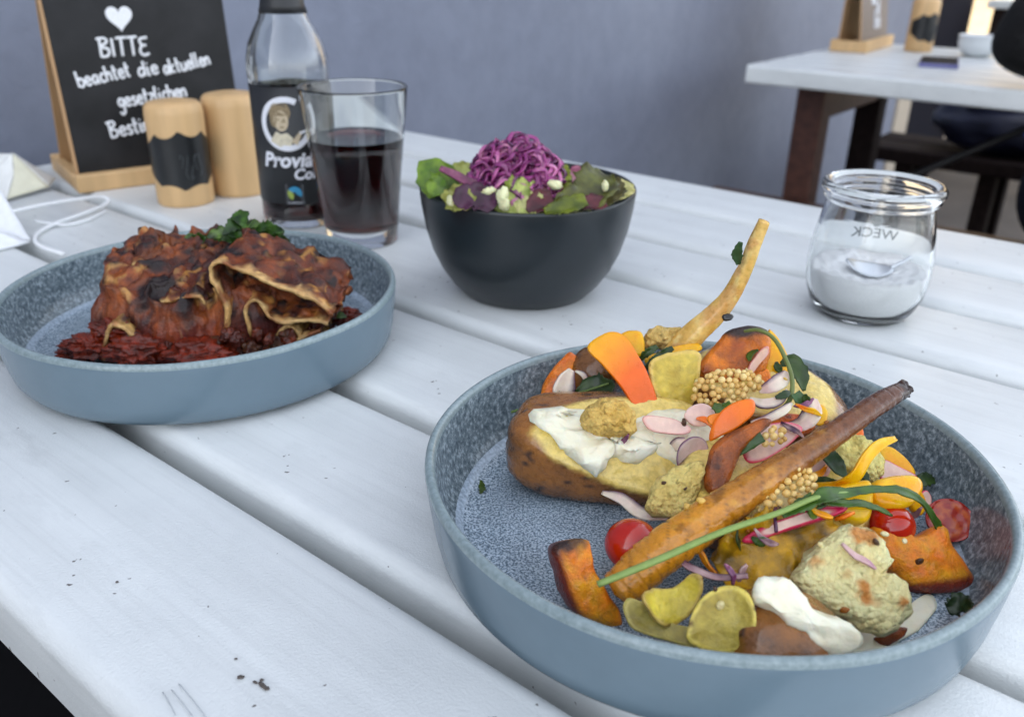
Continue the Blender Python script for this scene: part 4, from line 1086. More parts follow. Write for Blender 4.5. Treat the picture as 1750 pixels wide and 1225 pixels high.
onion("hooked white and purple onion shred beside the golden floret", [Y(946, 706, .318), Y(955, 716, .314), Y(968, 718, .312), Y(980, 702, .314), Y(986, 684, .318)], [.0012, .0020, .0022, .0026, .0012], V((0, -.8, .6)), .0014, True, 8, 20)
onion("thin dark purple onion string at the front below the parsnip", [Y(1168, 962, .2205), Y(1185, 972, .2180), Y(1225, 986, .2150), Y(1278, 984, .2140)], [.0018, .0022, .0020, .0016], V((0, -.6, .8)), .0014, True, 9, 22, (ph(118, 60, 96), ph(78, 26, 60)))
onion("wavy purple onion sliver on the brown potato behind the carrot shaving", [Y(984, 634, .352), Y(996, 640, .350), Y(1002, 650, .349), Y(1004, 660, .349)], [.0010, .0024, .0024, .0010], V((0, -.8, .6)), .0014, True, 10, 14)
PKE, PKI = ph(214, 52, 112), ph(232, 206, 212)
def radish(label, ol, y, nrm, edge=PKE, inn=PKI, th=.0013, e0=.84, bend=0.0, seed=0):
    g_, rr = cut(ol, y, nrm, th, 0, .0004, 120, 10, 44, bend, None, seed)
    tn = [mix(mix(inn, ph(216, 184, 198), .4 + fb(p, 140, 3)), edge, sst(e0, e0 + .12, k)) for p, k in zip(g_[0], rr)]
    return put("radish_slice", label, "radish", g_, F_onion, tn, "radish slices")
radish("pale radish slice in front of the back mustard seeds", [(1170, 712), (1178, 696), (1200, 690), (1218, 700), (1222, 718), (1204, 728), (1184, 726)], .300, V((.1, -.7, .7)), ph(226, 196, 208))
radish("long pale pink radish slice on the quark of the split potato", [(1098, 716), (1110, 710), (1150, 716), (1180, 732), (1172, 742), (1130, 740), (1108, 732)], .294, V((0, -.6, .8)), ph(220, 170, 184))
radish("glassy grey-mauve radish slice hanging from the split potato", [(1158, 795), (1160, 765), (1180, 748), (1200, 748), (1210, 764), (1206, 792), (1180, 802)], .287, V((.1, -.92, .35)), ph(120, 60, 130), ph(186, 172, 178), .0012, .9)
radish("pink-edged radish slice behind the thick parsnip under a leaf", [(1270, 770), (1282, 742), (1312, 726), (1350, 722), (1372, 734), (1350, 758), (1310, 784), (1280, 790)], .282, V((0, -.62, .78)))
radish("long radish slice with a magenta edge below the rocket stem", [(1268, 922), (1300, 902), (1350, 884), (1400, 868), (1440, 866), (1444, 874), (1400, 890), (1340, 908), (1290, 926)], .238, V((.05, -.5, .86)), ph(196, 32, 96), PKI, .0030, .62)
radish("pink radish wedge beside the dull yellow slice on the right", [(1500, 792), (1512, 786), (1545, 802), (1566, 814), (1556, 822), (1520, 824), (1504, 816)], .284, V((.1, -.6, .78)))
radish("round pink radish slice under the dark leaf strip", [(1378, 800), (1392, 786), (1412, 788), (1418, 806), (1402, 822), (1382, 818)], .274, V((0, -.7, .7)), ph(206, 150, 160), ph(206, 172, 174))
radish("thin pink radish end standing by the small tomato on the right", [(1572, 846), (1582, 838), (1590, 850), (1588, 866), (1578, 872)], .276, V((.3, -.8, .5)))
radish("narrow pink radish sliver leaning on the charred squash wedge", [(1276, 636), (1284, 618), (1300, 598), (1312, 592), (1312, 606), (1298, 622), (1284, 640)], .330, V((.1, -.85, .5)), ph(214, 150, 160), ph(226, 190, 186), .0014, .8)

# --- rocket and herbs
GR1, GR2, STEM = ph(78, 108, 56), ph(48, 76, 42), ph(150, 176, 118)
def leaf(name, label, ct, pts, wid, nrm, seed=0, c=(GR1, GR2), th=.0006, rag=.5, grp=None, m=22, cup=.15):
    g_ = ribbon(pts, wid, nrm, th, m, 6, cup, rag, 320, seed, .0012)
    return put(name, label, ct, g_, F_leaf, lambda p: mix(c[0], c[1], .5 + 1.6 * fb(p, 160, 3)), grp)
rk = thing("rocket_leaf", "long rocket leaf whose pale stalk crosses the thick parsnip", "rocket", Y(1380, 860, .232), "rocket leaves")
F_stem = food("leaf stalk", .4, .2, .12, 300, 500, .0002)
mk("stalk", sweep([Y(1022, 998, .2120), Y(1120, 958, .2180), Y(1230, 910, .2260), Y(1330, 876, .2340), Y(1400, 848, .2400), Y(1470, 838, .2470)], [.0012, .0013, .0012, .0011, .0010, .0005], 50, 10, .8), F_stem, rk, ph(152, 180, 122))
for pts, wd, sd in (([Y(1388, 858, .2390), Y(1410, 846, .2395), Y(1450, 842, .2440), Y(1500, 836, .2480), Y(1548, 842, .2510), Y(1582, 866, .2530), Y(1606, 908, .2530), Y(1622, 952, .2500)], [.003, .0055, .0034, .0026, .0032, .0034, .0030, .0010], 1),
                    ([Y(1408, 856, .2400), Y(1440, 860, .2415), Y(1480, 862, .2450), Y(1525, 880, .2480)], [.0030, .0028, .0024, .0010], 2),
                    ([Y(1338, 882, .2340), Y(1362, 868, .2365), Y(1392, 852, .2395)], [.0012, .0042, .0050], 3)):
    mk("blade", ribbon(pts, wd, V((.05, -.5, .86)), .0006, 34, 6, .2, .35, 300, sd, .0008), F_leaf, rk, lambda p: mix(ph(84, 122, 52), ph(58, 96, 44), .5 + 1.5 * fb(p, 150, 3)))
rk2 = thing("rocket_leaf", "rocket leaf with its stem looped over the squash at the back", "rocket", Y(1345, 640, .325), "rocket leaves")
mk("stalk", sweep([Y(1272, 566, .336), Y(1296, 564, .333), Y(1322, 578, .328), Y(1342, 612, .320), Y(1354, 650, .312), Y(1348, 686, .305), Y(1322, 708, .301)], [.0008, .0010, .0010, .0010, .0010, .0010, .0006], 44, 10, .8), F_stem, rk2, ph(126, 142, 96))
mk("blade", ribbon([Y(1334, 622, .322), Y(1352, 618, .322), Y(1368, 640, .318), Y(1374, 668, .315)], [.002, .0066, .0070, .0014], V((.1, -.85, .5)), .0006, 20, 6, .15, .3, 300, 4, .001), F_leaf, rk2, lambda p: mix(GR1, GR2, .6 + 1.5 * fb(p, 150, 3)))
rk3 = thing("rocket_leaf", "rocket leaf on the left with its thin stalk sticking out past the potato", "rocket", Y(960, 680, .33), "rocket leaves")
mk("stalk", sweep([Y(874, 704, .335), Y(920, 690, .333), Y(975, 676, .331), Y(1040, 655, .329)], [.0007, .0008, .0008, .0005], 30, 8, .8), F_stem, rk3, ph(118, 146, 92))
mk("blade", ribbon([Y(985, 672, .332), Y(1005, 664, .332), Y(1032, 662, .330), Y(1050, 655, .329)], [.002, .0085, .0100, .0030], V((0, -.7, .7)), .0006, 20, 6, .15, .6, 300, 6, .0016), F_leaf, rk3, lambda p: mix(GR1, GR2, .7 + 1.5 * fb(p, 150, 3)))
leaf("green_leaf", "dark green leaf strip on the right in front of the cauliflower slice", "leaf", [Y(1402, 764, .276), Y(1418, 780, .273), Y(1432, 798, .270), Y(1446, 814, .268)], [.0050, .0062, .0056, .0016], V((0, -.8, .6)), 1, (ph(62, 96, 62), ph(46, 76, 46)), rag=.1, grp="green herb pieces")
leaf("green_leaf", "square green leaf piece on the pink radish behind the parsnip", "leaf", [Y(1258, 768, .273), Y(1276, 758, .273), Y(1302, 744, .274)], [.0052, .0056, .0050], V((0, -.7, .7)), 2, (ph(96, 132, 84), ph(70, 108, 66)), rag=.15, grp="green herb pieces", cup=.05)
leaf("green_leaf", "green leaf strip low under the yellow peel", "leaf", [Y(1388, 820, .268), Y(1410, 824, .266), Y(1440, 830, .263)], [.0020, .0042, .0020], V((0, -.7, .7)), 3, rag=.2, grp="green herb pieces")
leaf("green_leaf", "small green leaf tip poking up beside the onion wedge", "leaf", [Y(962, 712, .320), Y(960, 692, .322), Y(956, 668, .326)], [.0026, .0044, .0006], V((.2, -.9, .3)), 4, rag=.1, grp="green herb pieces")
leaf("green_leaf", "dark green sprig piece at the foot of the pale parsnip", "leaf", [Y(1094, 614, .332), Y(1108, 602, .332), Y(1124, 592, .333)], [.0018, .0034, .0020], V((0, -.8, .6)), 5, rag=.5, grp="green herb pieces")
leaf("green_leaf", "second dark green sprig piece lying on the yellow strip", "leaf", [Y(1104, 630, .329), Y(1122, 612, .330), Y(1150, 594, .332)], [.0020, .0038, .0022], V((0, -.8, .6)), 6, rag=.5, grp="green herb pieces")
leaf("green_leaf", "green square of leaf crossing the onion arc", "leaf", [Y(1358, 672, .306), Y(1366, 682, .304), Y(1372, 690, .303)], [.0044, .0048, .0040], V((0, -.8, .6)), 7, (ph(84, 126, 84), ph(60, 98, 60)), rag=.1, grp="green herb pieces")
leaf("green_leaf", "bright green leaf between the mustard seeds and the carrot", "leaf", [Y(1218, 694, .301), Y(1235, 700, .299), Y(1250, 690, .300)], [.0026, .0050, .0030], V((0, -.7, .7)), 8, (ph(104, 140, 60), ph(76, 116, 48)), grp="green herb pieces")
leaf("green_leaf", "small green leaf behind the yellow carrot at the right rim", "leaf", [Y(1562, 832, .290), Y(1580, 820, .292), Y(1598, 822, .293)], [.0018, .0056, .0020], V((0, -.6, .8)), 9, grp="green herb pieces")
leaf("green_leaf", "parsley scrap stuck to the side of the pale parsnip", "leaf", [Y(1262, 452, .338), Y(1260, 434, .337), Y(1266, 414, .336)], [.0016, .0044, .0018], V((-.2, -.95, .2)), 10, (ph(78, 116, 84), ph(56, 92, 62)), rag=.5, grp="green herb pieces")
leaf("green_leaf", "dark parsley leaf at the right rim inside the plate", "leaf", [Z(1618, 1040, .016), Z(1640, 1034, .018), Z(1660, 1040, .020)], [.003, .0075, .003], V((-.2, -.6, .75)), 11, (ph(48, 74, 44), ph(32, 56, 34)), rag=.9, grp="green herb pieces")
leaf("green_leaf", "tiny green herb scrap alone on the bare plate", "leaf", [Z(822, 843, .0072), Z(824, 832, .009), Z(822, 820, .0115)], [.0010, .0030, .0008], V((-.3, -.8, .5)), 12, (ph(96, 122, 44), ph(70, 98, 36)), rag=.9, grp="green herb pieces")
leaf("green_leaf", "little green leaf under the yellow peel by the cauliflower", "leaf", [Y(1468, 818, .266), Y(1476, 812, .266), Y(1484, 822, .264)], [.002, .0034, .0014], V((0, -.7, .7)), 13, grp="green herb pieces")
# --- sesame
for i, (px, py, y) in enumerate(((1512, 912, .2455), (1546, 924, .2435), (1455, 900, .2320), (1652, 992, .2420))):
    d_ = blob(Y(px, py, y), (.0017, .0010, .0007), Euler((.5, .2, i * .9)).to_matrix(), 2, .03)
    put("sesame_seed", ["white sesame seed on top of the squash wedge at the right", "white sesame seed lower on the right squash wedge", "white sesame seed at the top of the large cauliflower slice", "white sesame seed at the tip of the right squash wedge"][i], "sesame seed", d_, F_seed, ph(240, 232, 210), "sesame seeds")


# --- small scraps resting on the pieces of the heap
bpy.context.view_layer.update()
_dg = bpy.context.evaluated_depsgraph_get()
def rest(px, py):
    ok, loc, nor, _i, ob, _m = sc.ray_cast(_dg, ORG, ray(px, py).normalized())
    if not ok: return None
    if nor.dot(ORG - loc) < 0: nor = -nor
    return loc, nor, ob.name.split(".")[0]
HEAP = [(950, 700), (1010, 640), (1110, 590), (1300, 580), (1380, 640), (1420, 720), (1500, 780), (1560, 830), (1600, 910), (1560, 1000), (1500, 1060), (1400, 1060), (1300, 1060), (1180, 1060), (1090, 1010), (1150, 850), (1060, 830), (930, 780)]
rnd = random.Random(31)
def scatter(n_, avoid, make, seed):
    k = 0; tries = 0
    while k < n_ and tries < 900:
        tries += 1
        px, py = rnd.uniform(930, 1620), rnd.uniform(580, 1080)
        if inside2(px, py, HEAP) and (r_ := rest(px, py)) and r_[2] not in avoid:
            make(k, *r_); k += 1
def inside2(x, y, poly):
    s_ = False
    for i in range(len(poly)):
        (x1, y1), (x2, y2) = poly[i], poly[(i + 1) % len(poly)]
        if (y1 > y) != (y2 > y) and x < (x2 - x1) * (y - y1) / (y2 - y1) + x1: s_ = not s_
    return s_
def along(nor):
    t = V((rnd.uniform(-1, 1), rnd.uniform(-1, 1), rnd.uniform(-1, 1))); t = (t - nor * t.dot(nor)).normalized(); return t, nor.cross(t)
BAN = {"plate", "parsnip_chip", "roast_squash", "roasted_parsnip", "cherry_tomato", "carrot_shaving", "stalk", "seed", "plank", "blade", "quark"}
HOST = {"potato": "a jacket potato", "quark": "the white quark", "cauliflower": "a cauliflower piece", "roast_squash": "a roast squash piece", "parsnip_chip": "a parsnip chip", "yellow_carrot": "a yellow carrot piece", "radish_slice": "a radish slice", "red_onion": "a red onion slice",
        "pickled_leaf": "the limp olive leaf", "green_leaf": "a green leaf", "roasted_parsnip": "a roasted parsnip", "seed": "the mustard seeds", "carrot_shaving": "a carrot shaving", "blade": "a rocket leaf", "cherry_tomato": "a cherry tomato", "plate": "the bare front plate", "charred_crumb": "the pale parsnip"}
def shred(cols, name, label, ct, grp, wd, L0, L1, mat, th=.0010):
    def f(k, p, n_, nm):
        t, b = along(n_); L = rnd.uniform(L0, L1); cv = rnd.uniform(-.45, .45)
        pts = [p - t * L + n_ * .0006, p - t * L * .3 + b * L * cv + n_ * .0014, p + t * L * .4 + b * L * cv * .8 + n_ * .0016, p + t * L - b * L * .2 + n_ * rnd.uniform(.0004, .003)]
        c = rnd.choice(cols); c2 = rnd.choice(cols)
        g_ = ribbon(pts, [wd * .4, wd * rnd.uniform(.8, 1.3), wd, wd * .3], (n_ + b * rnd.uniform(-.6, .6)).normalized(), th, 14, 4, .12, .25, 260, k, .0005)
        put(name, label + " lying on " + HOST.get(nm, "the heap of vegetables"), ct, g_, mat, lambda q: mix(c, c2, .5 + 1.5 * fb(q, 160, 2)), grp)
    return f
scatter(9, BAN | {'potato'}, shred([ph(112, 44, 112), ph(168, 110, 160), ph(216, 186, 204), ph(92, 32, 88)], "cabbage_shred", "thin purple cabbage shred", "cabbage", "cabbage shreds on the heap", .0018, .003, .0065, F_onion), 1)
scatter(6, BAN | {'cauliflower', 'potato'}, shred([ph(244, 142, 30), ph(232, 118, 24), ph(250, 190, 40)], "carrot_sliver", "thin orange carrot sliver", "carrot", "carrot slivers on the heap", .0022, .003, .006, F_veg), 2)
scatter(9, BAN | {'potato', 'cauliflower'}, shred([ph(92, 128, 58), ph(62, 96, 44), ph(48, 78, 38)], "herb_scrap", "small torn green leaf scrap", "herb", "leaf scraps on the heap", .0030, .002, .0045, F_leaf, .0004), 3)
def crumb(k, p, n_, nm):
    r = rnd.uniform(.0006, .0015)
    b_ = blob(p + n_ * r * .3, (r * 1.3, r, r * .8), Euler((rnd.random() * 6, rnd.random() * 6, 0)).to_matrix(), 2, .6, 1.8, 3, k)
    cn, cc = rnd.choice((("golden", ph(226, 190, 120)), ("amber", ph(176, 106, 48)), ("dark brown", ph(96, 60, 40)), ("pale", ph(238, 226, 190))))
    put("food_crumb", "tiny " + cn + " crumb lying on " + HOST.get(nm, "the heap of vegetables"), "crumb", b_, F_squash, cc, "roasted crumbs on the heap")
scatter(16, {"plank", "stalk", "carrot_shaving", "quark", "plate"}, crumb, 4)

# ================================================================== LASAGNE
LZ = thing("lasagne", "browned slice of lasagne with curled pasta edges on the left plate", "lasagne", LPC + V((0, -.008, .006)))
F_crust = food("baked crust", .46, .10, .35, 300, 650, .0012, .9, .18)
F_pasta = food("pasta sheet", .40, .25, .15, 200, 500, .0004, .5, .25)
F_sauce = food("tomato sauce", .34, .08, .35, 330, 700, .0012, .8, .25)
FOOT = [(-.050, -.036), (-.02, -.044), (.034, -.042), (.060, -.022), (.070, .006), (.048, .026), (.02, .040), (-.02, .044), (-.050, .034), (-.056, -.002)]
def inside(x, y, poly):
    dmin, sgn, n_ = 1e9, False, len(poly)
    for i in range(n_):
        (x1, y1), (x2, y2) = poly[i], poly[(i + 1) % n_]
        t = max(0, min(1, ((x - x1) * (x2 - x1) + (y - y1) * (y2 - y1)) / ((x2 - x1) ** 2 + (y2 - y1) ** 2)))
        dmin = min(dmin, math.hypot(x - x1 - t * (x2 - x1), y - y1 - t * (y2 - y1)))
        if (y1 > y) != (y2 > y) and x < (x2 - x1) * (y - y1) / (y2 - y1) + x1: sgn = not sgn
    return dmin if sgn else -dmin
def lasagne_top(x, y):
    base = .043 + .010 * sst(-.05, .03, y) - .020 * sst(.02, .078, x) - .012 * sst(-.015, -.055, y) * sst(.05, -.05, x)
    base += .0060 * (1 - abs(noise.noise(V((x * 42, y * 60, 2))))) - .003
    base += .0050 * (1 - 2 * abs(noise.noise(V((x * 80 + 3, y * 80, 5))))) + .0025 * fb(V((x, y, 1)), 170, 3)
    base -= .022 * math.exp(-((x - .012) / .010) ** 2 - ((y + .042) / .018) ** 2)          # the hollow where a sheet has lifted
    return base
def lasagne_mesh():
    nx, ny = 150, 110; v, f, idx, tn = [], [], {}, []
    for i in range(nx + 1):
        for j in range(ny + 1):
            x, y = -.068 + .152 * i / nx, -.060 + .108 * j / ny
            d_ = inside(x, y, FOOT) + .004 * fb(V((x, y, 8)), 70, 3)
            if d_ < -.002: continue
            e = sst(-.001, .008, d_)
            h = .0075 + (lasagne_top(x, y) - .0075) * e ** .55
            q = LPC + V((x, y, h))
            q += V((fb(q, 110, 3), fb(q + V((5, 0, 0)), 110, 3), .7 * fb(q + V((0, 5, 0)), 150, 3))) * .0052
            q.z = max(q.z, .0068)
            idx[i, j] = len(v); v.append(q)
            r1, r2, r3 = fb(q, 55, 3), fb(q + V((3, 1, 0)), 140, 3), fb(q + V((0, 7, 2)), 85, 3)
            c = mix(ph(126, 60, 48), ph(170, 92, 60), .5 + 1.6 * r2)
            c = mix(c, ph(210, 166, 118), sst(.12, .34, r3) * .7)
            c = mix(c, ph(84, 42, 42), sst(-.10, .12, r1 + .5 * r2) * .9)
            c = mix(c, ph(46, 28, 34), sst(.08, .26, r1 + .4 * r3 + .12 * sst(.02, -.03, x)))
            c = mix(c, ph(150, 40, 24), sst(.035, .015, h) * .7)
            c = mix(c, ph(186, 48, 26), sst(.022, .04, x) * sst(.0, .02, y) * sst(-.15, .1, r2) * .8)
            tn.append(c)
    for i in range(nx):
        for j in range(ny):
            k = [(i, j), (i + 1, j), (i + 1, j + 1), (i, j + 1)]
            if all(q in idx for q in k): f.append(tuple(idx[q] for q in k))
    return (v, f), tn
g_, tn = lasagne_mesh()
mk("crust", g_, F_crust, LZ, tn)
def sheet(path, ext, th=.0022, m=64, k=22, seed=0, wob=.002):
    c = cat(path, m); top, bot = [], []
    for i in range(m):
        t = (c[min(i + 1, m - 1)] - c[max(i - 1, 0)]).normalized(); n_ = t.cross(ext).normalized()
        for j in range(k + 1):
            p = c[i] + ext * (j / k) + n_ * (wob * fb(c[i] * 1.0 + V((j * .004, seed, 0)), 120, 2)) + t * (wob * fb(c[i] + V((seed, j * .004, 0)), 160, 2))
            top.append(p + n_ * th / 2); bot.append(p - n_ * th / 2)
    v = top + bot; o_ = len(top); f = []; K = k + 1
    for i in range(m - 1):
        for j in range(k):
            a = i * K + j; f.append((a, a + 1, a + K + 1, a + K)); f.append((o_ + a, o_ + a + K, o_ + a + K + 1, o_ + a + 1))
        for j in (0, k):
            a = i * K + j; f.append((a, a + K, o_ + a + K, o_ + a))
    for i in (0, m - 1):
        for j in range(k):
            a = i * K + j; f.append((a, a + 1, o_ + a + 1, o_ + a))
    return (v, f), [((i % o_) % K) / k for i in range(2 * o_)]
EXT = V((.006, .040, .006))
def psheet(pts, y, seed, top=ph(150, 72, 44), ext=EXT, th=.0017):
    g_, kk = sheet([Y(a, b, y + (c if c else 0)) for a, b, c in [(q + (0,))[:3] for q in pts]], ext, th, seed=seed)
    half = len(kk) // 2; tn = []
    for i, (p, k) in enumerate(zip(g_[0], kk)):
        pale = mix(ph(224, 192, 154), ph(196, 152, 112), .5 + fb(p, 120, 3))
        pale = mix(pale, ph(150, 70, 46), sst(-.05, .2, fb(p + V((9, 0, 0)), 75, 3)) * .85)
        tp = mix(mix(top, ph(84, 40, 40), .5 + 1.8 * fb(p, 90, 3)), ph(50, 30, 34), sst(.1, .3, fb(p + V((4, 0, 0)), 130, 3)))
        tp = mix(tp, ph(206, 150, 96), sst(.16, .36, fb(p + V((0, 4, 0)), 150, 3)) * .7)
        tn.append(mix(pale, tp, sst(.02, .14, k + .12 * fb(p, 200, 2)) if i < half or True else 0))
    v2 = []
    for p, k in zip(g_[0], kk):
        a_ = sst(.02, .25, k)
        v2.append(p + V((fb(p, 130, 4), fb(p + V((3, 0, 0)), 130, 4), 1.3 * fb(p + V((0, 3, 0)), 130, 4))) * (.0012 + .0046 * a_))
    mk("pasta_sheet", (v2, g_[1]), F_crust, LZ, tn)
psheet([(372, 612), (384, 570), (388, 535), (378, 505), (362, 480), (360, 460), (376, 452), (410, 462), (455, 482), (505, 500), (545, 520), (566, 540)], .4120, 1)
psheet([(430, 575), (420, 545), (422, 522), (438, 516), (452, 528), (462, 545), (490, 552), (530, 548), (560, 552)], .4150, 2, ph(168, 92, 58))
psheet([(462, 600), (474, 572), (494, 560), (512, 572), (520, 592), (545, 590)], .4190, 3, ph(206, 166, 108))
psheet([(176, 618), (180, 580), (186, 556), (206, 560), (232, 585), (240, 606)], .4080, 4, ph(200, 158, 106))
psheet([(232, 548), (268, 524), (300, 512), (338, 508), (352, 520)], .4180, 5, ph(120, 56, 48), V((.002, .02, .012)))
psheet([(196, 470), (230, 455), (262, 470), (290, 488), (320, 478)], .4400, 6, ph(140, 76, 50), V((.004, .025, .012)))
psheet([(400, 600), (430, 592), (462, 588), (500, 586), (548, 566)], .4180, 7, ph(120, 44, 32), V((.004, .03, .004)))
rnd = random.Random(5)
for i in range(30):
    px = rnd.uniform(185, 540); py = rnd.uniform(572, 612) - max(0, px - 430) * .12; r = rnd.uniform(.0030, .0062)
    b_ = blob(Y(px, py, .4085 + rnd.uniform(0, .008) + max(0, px - 430) * .00014), (r * 1.2, r, r * .85), Euler((rnd.random() * 3, rnd.random() * 3, rnd.random() * 3)).to_matrix(), 4, .75, 1.7, 4, i)
    c0 = rnd.choice((ph(128, 50, 34), ph(150, 60, 36), ph(112, 70, 48), ph(104, 40, 34), ph(168, 70, 36)))
    mk("filling", b_, F_sauce, LZ, (lambda c0: lambda p: mix(c0, ph(86, 34, 28), .5 + 1.5 * fb(p, 200, 3)))(c0))
for px, py, y, rx, rz in ((152, 590, .4150, .013, .006), (200, 562, .4180, .011, .007), (126, 604, .4190, .009, .004), (586, 540, .4560, .011, .004), (235, 596, .4080, .016, .007), (340, 604, .4070, .018, .007)):
    b_ = blob(Y(px, py, y), (rx, rx * .7, rz), None, 5, .80, 2.6, 5, px)
    mk("sauce", b_, F_sauce, LZ, lambda p: mix(ph(152, 48, 34), ph(104, 38, 32), .5 + 1.7 * fb(p, 130, 3)))
for px, py, y, rx in ((440, 446, .468, .017), (488, 462, .462, .015), (520, 488, .452, .013)):
    b_ = blob(Y(px, py, y), (rx, rx * .8, .006), None, 5, .80, 2.8, 5, px)
    mk("sauce", b_, F_sauce, LZ, lambda p: mix(ph(196, 56, 28), ph(150, 50, 30), .5 + 1.7 * fb(p, 150, 3)))
for i in range(26):
    px = rnd.uniform(325, 478); py = 425 - 44 * math.exp(-((px - 425) / 45) ** 2) * rnd.random() - rnd.uniform(0, 16)
    c = Y(px, py, .474 + rnd.uniform(-.012, .010)); a = rnd.uniform(0, 2 * pi); d_ = V((cos(a), .5 * sin(a), rnd.uniform(-.3, .5))).normalized(); L = rnd.uniform(.006, .010)
    g_ = ribbon([c - d_ * L, c + V((0, 0, .0015)), c + d_ * L], [.0015, rnd.uniform(.006, .010), .0008], V((rnd.uniform(-.5, .5), -.6, rnd.uniform(.3, .9))), .0006, 14, 6, .15, .8, 320, i, .002)
    put("parsley_leaf", "chopped green parsley leaf in the tuft on top of the lasagne", "parsley", g_, F_leaf, (lambda k: lambda p: mix(k, ph(36, 62, 34), .5 + 1.5 * fb(p, 150, 3)))(rnd.choice((ph(88, 134, 58), ph(116, 156, 78), ph(70, 112, 50)))), "parsley on the lasagne")
for i, (px, py, y) in enumerate(((468, 452, .455), (496, 440, .462), (578, 540, .446))):
    g_ = ribbon([Y(px - 10, py + 4, y), Y(px, py - 2, y), Y(px + 14, py + 2, y)], [.001, .005, .001], V((0, -.6, .8)), .0006, 12, 6, .1, .6, 320, i)
    put("parsley_leaf", ["single parsley leaf lying on the red sauce of the lasagne", "pale parsley leaf beside the tuft on the lasagne", "parsley scrap at the right end of the lasagne"][i], "parsley", g_, F_leaf, lambda p: mix(ph(104, 132, 92), ph(70, 104, 62), .5 + fb(p, 150, 2)), "loose parsley on the lasagne")

# ================================================================== SALAD
bed = blob(BC + V((0, 0, .052)), (.054, .054, .020), None, 5, .35, 5, 4, 3)
put("salad_bed", "loose bed of chopped lettuce filling the black bowl", "salad", bed, F_leaf, lambda p: mix(ph(150, 164, 96), ph(96, 110, 64), .5 + 2.2 * fb(p, 110, 3)))
def sleaf(label, pts, wid, c, nrm=V((0, -.7, .7)), seed=0, ruf=.004, rag=.4, th=.0008, name="lettuce_leaf", ct="lettuce", cup=.18):
    g_ = ribbon(pts, wid, nrm, th, 28, 12, cup, rag, 130, seed, ruf)
    return put(name, label, ct, g_, F_leaf, lambda p: mix(c[0], c[1], .5 + 2.0 * fb(p, 120, 3)), "salad leaves in the bowl")
LG, LG2, LP_, LP2 = ph(130, 164, 70), ph(88, 126, 48), ph(188, 196, 132), ph(150, 162, 96)
RED, RED2, OLV, OLV2 = ph(112, 40, 62), ph(78, 28, 46), ph(116, 122, 66), ph(84, 84, 56)
sleaf("bright green lettuce leaf curling over the left rim of the bowl", [Y(742, 338, .515), Y(732, 312, .520), Y(735, 290, .526), Y(760, 300, .530), Y(786, 322, .530)], [.006, .014, .014, .016, .010], (LG, LG2), seed=1, ruf=.002)
sleaf("second bright green lettuce leaf inside the left rim", [Y(752, 334, .508), Y(748, 318, .510), Y(756, 304, .514)], [.008, .013, .004], (LG, LG2), seed=2, ruf=.002)
sleaf("pale lettuce leaf behind the left green leaves", [Y(790, 318, .545), Y(798, 298, .555), Y(812, 286, .562)], [.012, .020, .010], (LP_, LP2), seed=3)
sleaf("pale frilled lettuce at the front centre of the bowl", [Y(850, 364, .495), Y(870, 342, .497), Y(892, 338, .498), Y(925, 348, .498)], [.012, .020, .022, .012], (ph(190, 204, 138), ph(146, 168, 92)), seed=4, ruf=.009, rag=.7)
sleaf("second pale frilled lettuce at the front right of centre", [Y(886, 366, .490), Y(910, 352, .492), Y(936, 356, .492)], [.010, .016, .008], (ph(204, 206, 160), ph(160, 172, 112)), seed=14, ruf=.007, rag=.7)
sleaf("olive lettuce leaf at the front left under the cabbage", [Y(762, 350, .497), Y(782, 340, .495), Y(806, 352, .490)], [.008, .016, .010], (ph(168, 172, 108), ph(132, 140, 84)), seed=5, ruf=.005)
sleaf("dark purple leaf at the front left of the bowl", [Y(786, 356, .488), Y(800, 338, .492), Y(826, 342, .492), Y(842, 358, .488)], [.008, .016, .016, .008], (ph(96, 50, 92), ph(70, 34, 66)), seed=6, ruf=.003)
sleaf("upright pale green lettuce rib right of the cabbage heap", [Y(950, 332, .510), Y(954, 306, .520), Y(962, 282, .530)], [.012, .016, .006], (ph(160, 174, 96), ph(120, 140, 70)), seed=7)
sleaf("dark red radicchio leaf at the front of the bowl", [Y(905, 364, .488), Y(922, 346, .492), Y(946, 340, .496)], [.006, .014, .012], (RED, RED2), seed=8, ruf=.002)
sleaf("big olive-green leaf arching over the right of the salad", [Y(948, 362, .490), Y(975, 346, .494), Y(1005, 332, .500), Y(1022, 308, .510), Y(1034, 296, .520)], [.010, .018, .022, .026, .012], (OLV, OLV2), seed=9, ruf=.004)
sleaf("bright green leaf edge along the front right rim", [Y(930, 362, .486), Y(968, 352, .486), Y(1002, 342, .490)], [.005, .010, .007], (ph(126, 140, 52), ph(92, 108, 42)), seed=10, ruf=.002)
sleaf("dark red leaf under the olive leaf at the right rim", [Y(992, 354, .490), Y(1014, 346, .494), Y(1036, 346, .498)], [.005, .011, .006], (RED, RED2), seed=11, ruf=.002)
sleaf("brown-green leaf standing at the right edge of the bowl", [Y(1030, 346, .502), Y(1044, 322, .512), Y(1046, 302, .522)], [.010, .018, .006], (ph(124, 118, 84), ph(96, 92, 60)), seed=12)
sleaf("pale cucumber-coloured leaf at the right rim of the bowl", [Y(1048, 338, .512), Y(1064, 322, .522), Y(1074, 310, .534)], [.008, .014, .008], (ph(204, 200, 152), ph(176, 176, 118)), seed=13)
sleaf("long mauve cabbage strip reaching out to the left of the heap", [Y(752, 288, .520), Y(778, 300, .518), Y(806, 314, .514), Y(830, 318, .512)], [.0030, .0050, .0050, .003], (ph(160, 92, 140), ph(126, 60, 110)), seed=15, ruf=0, rag=.1, th=.002)
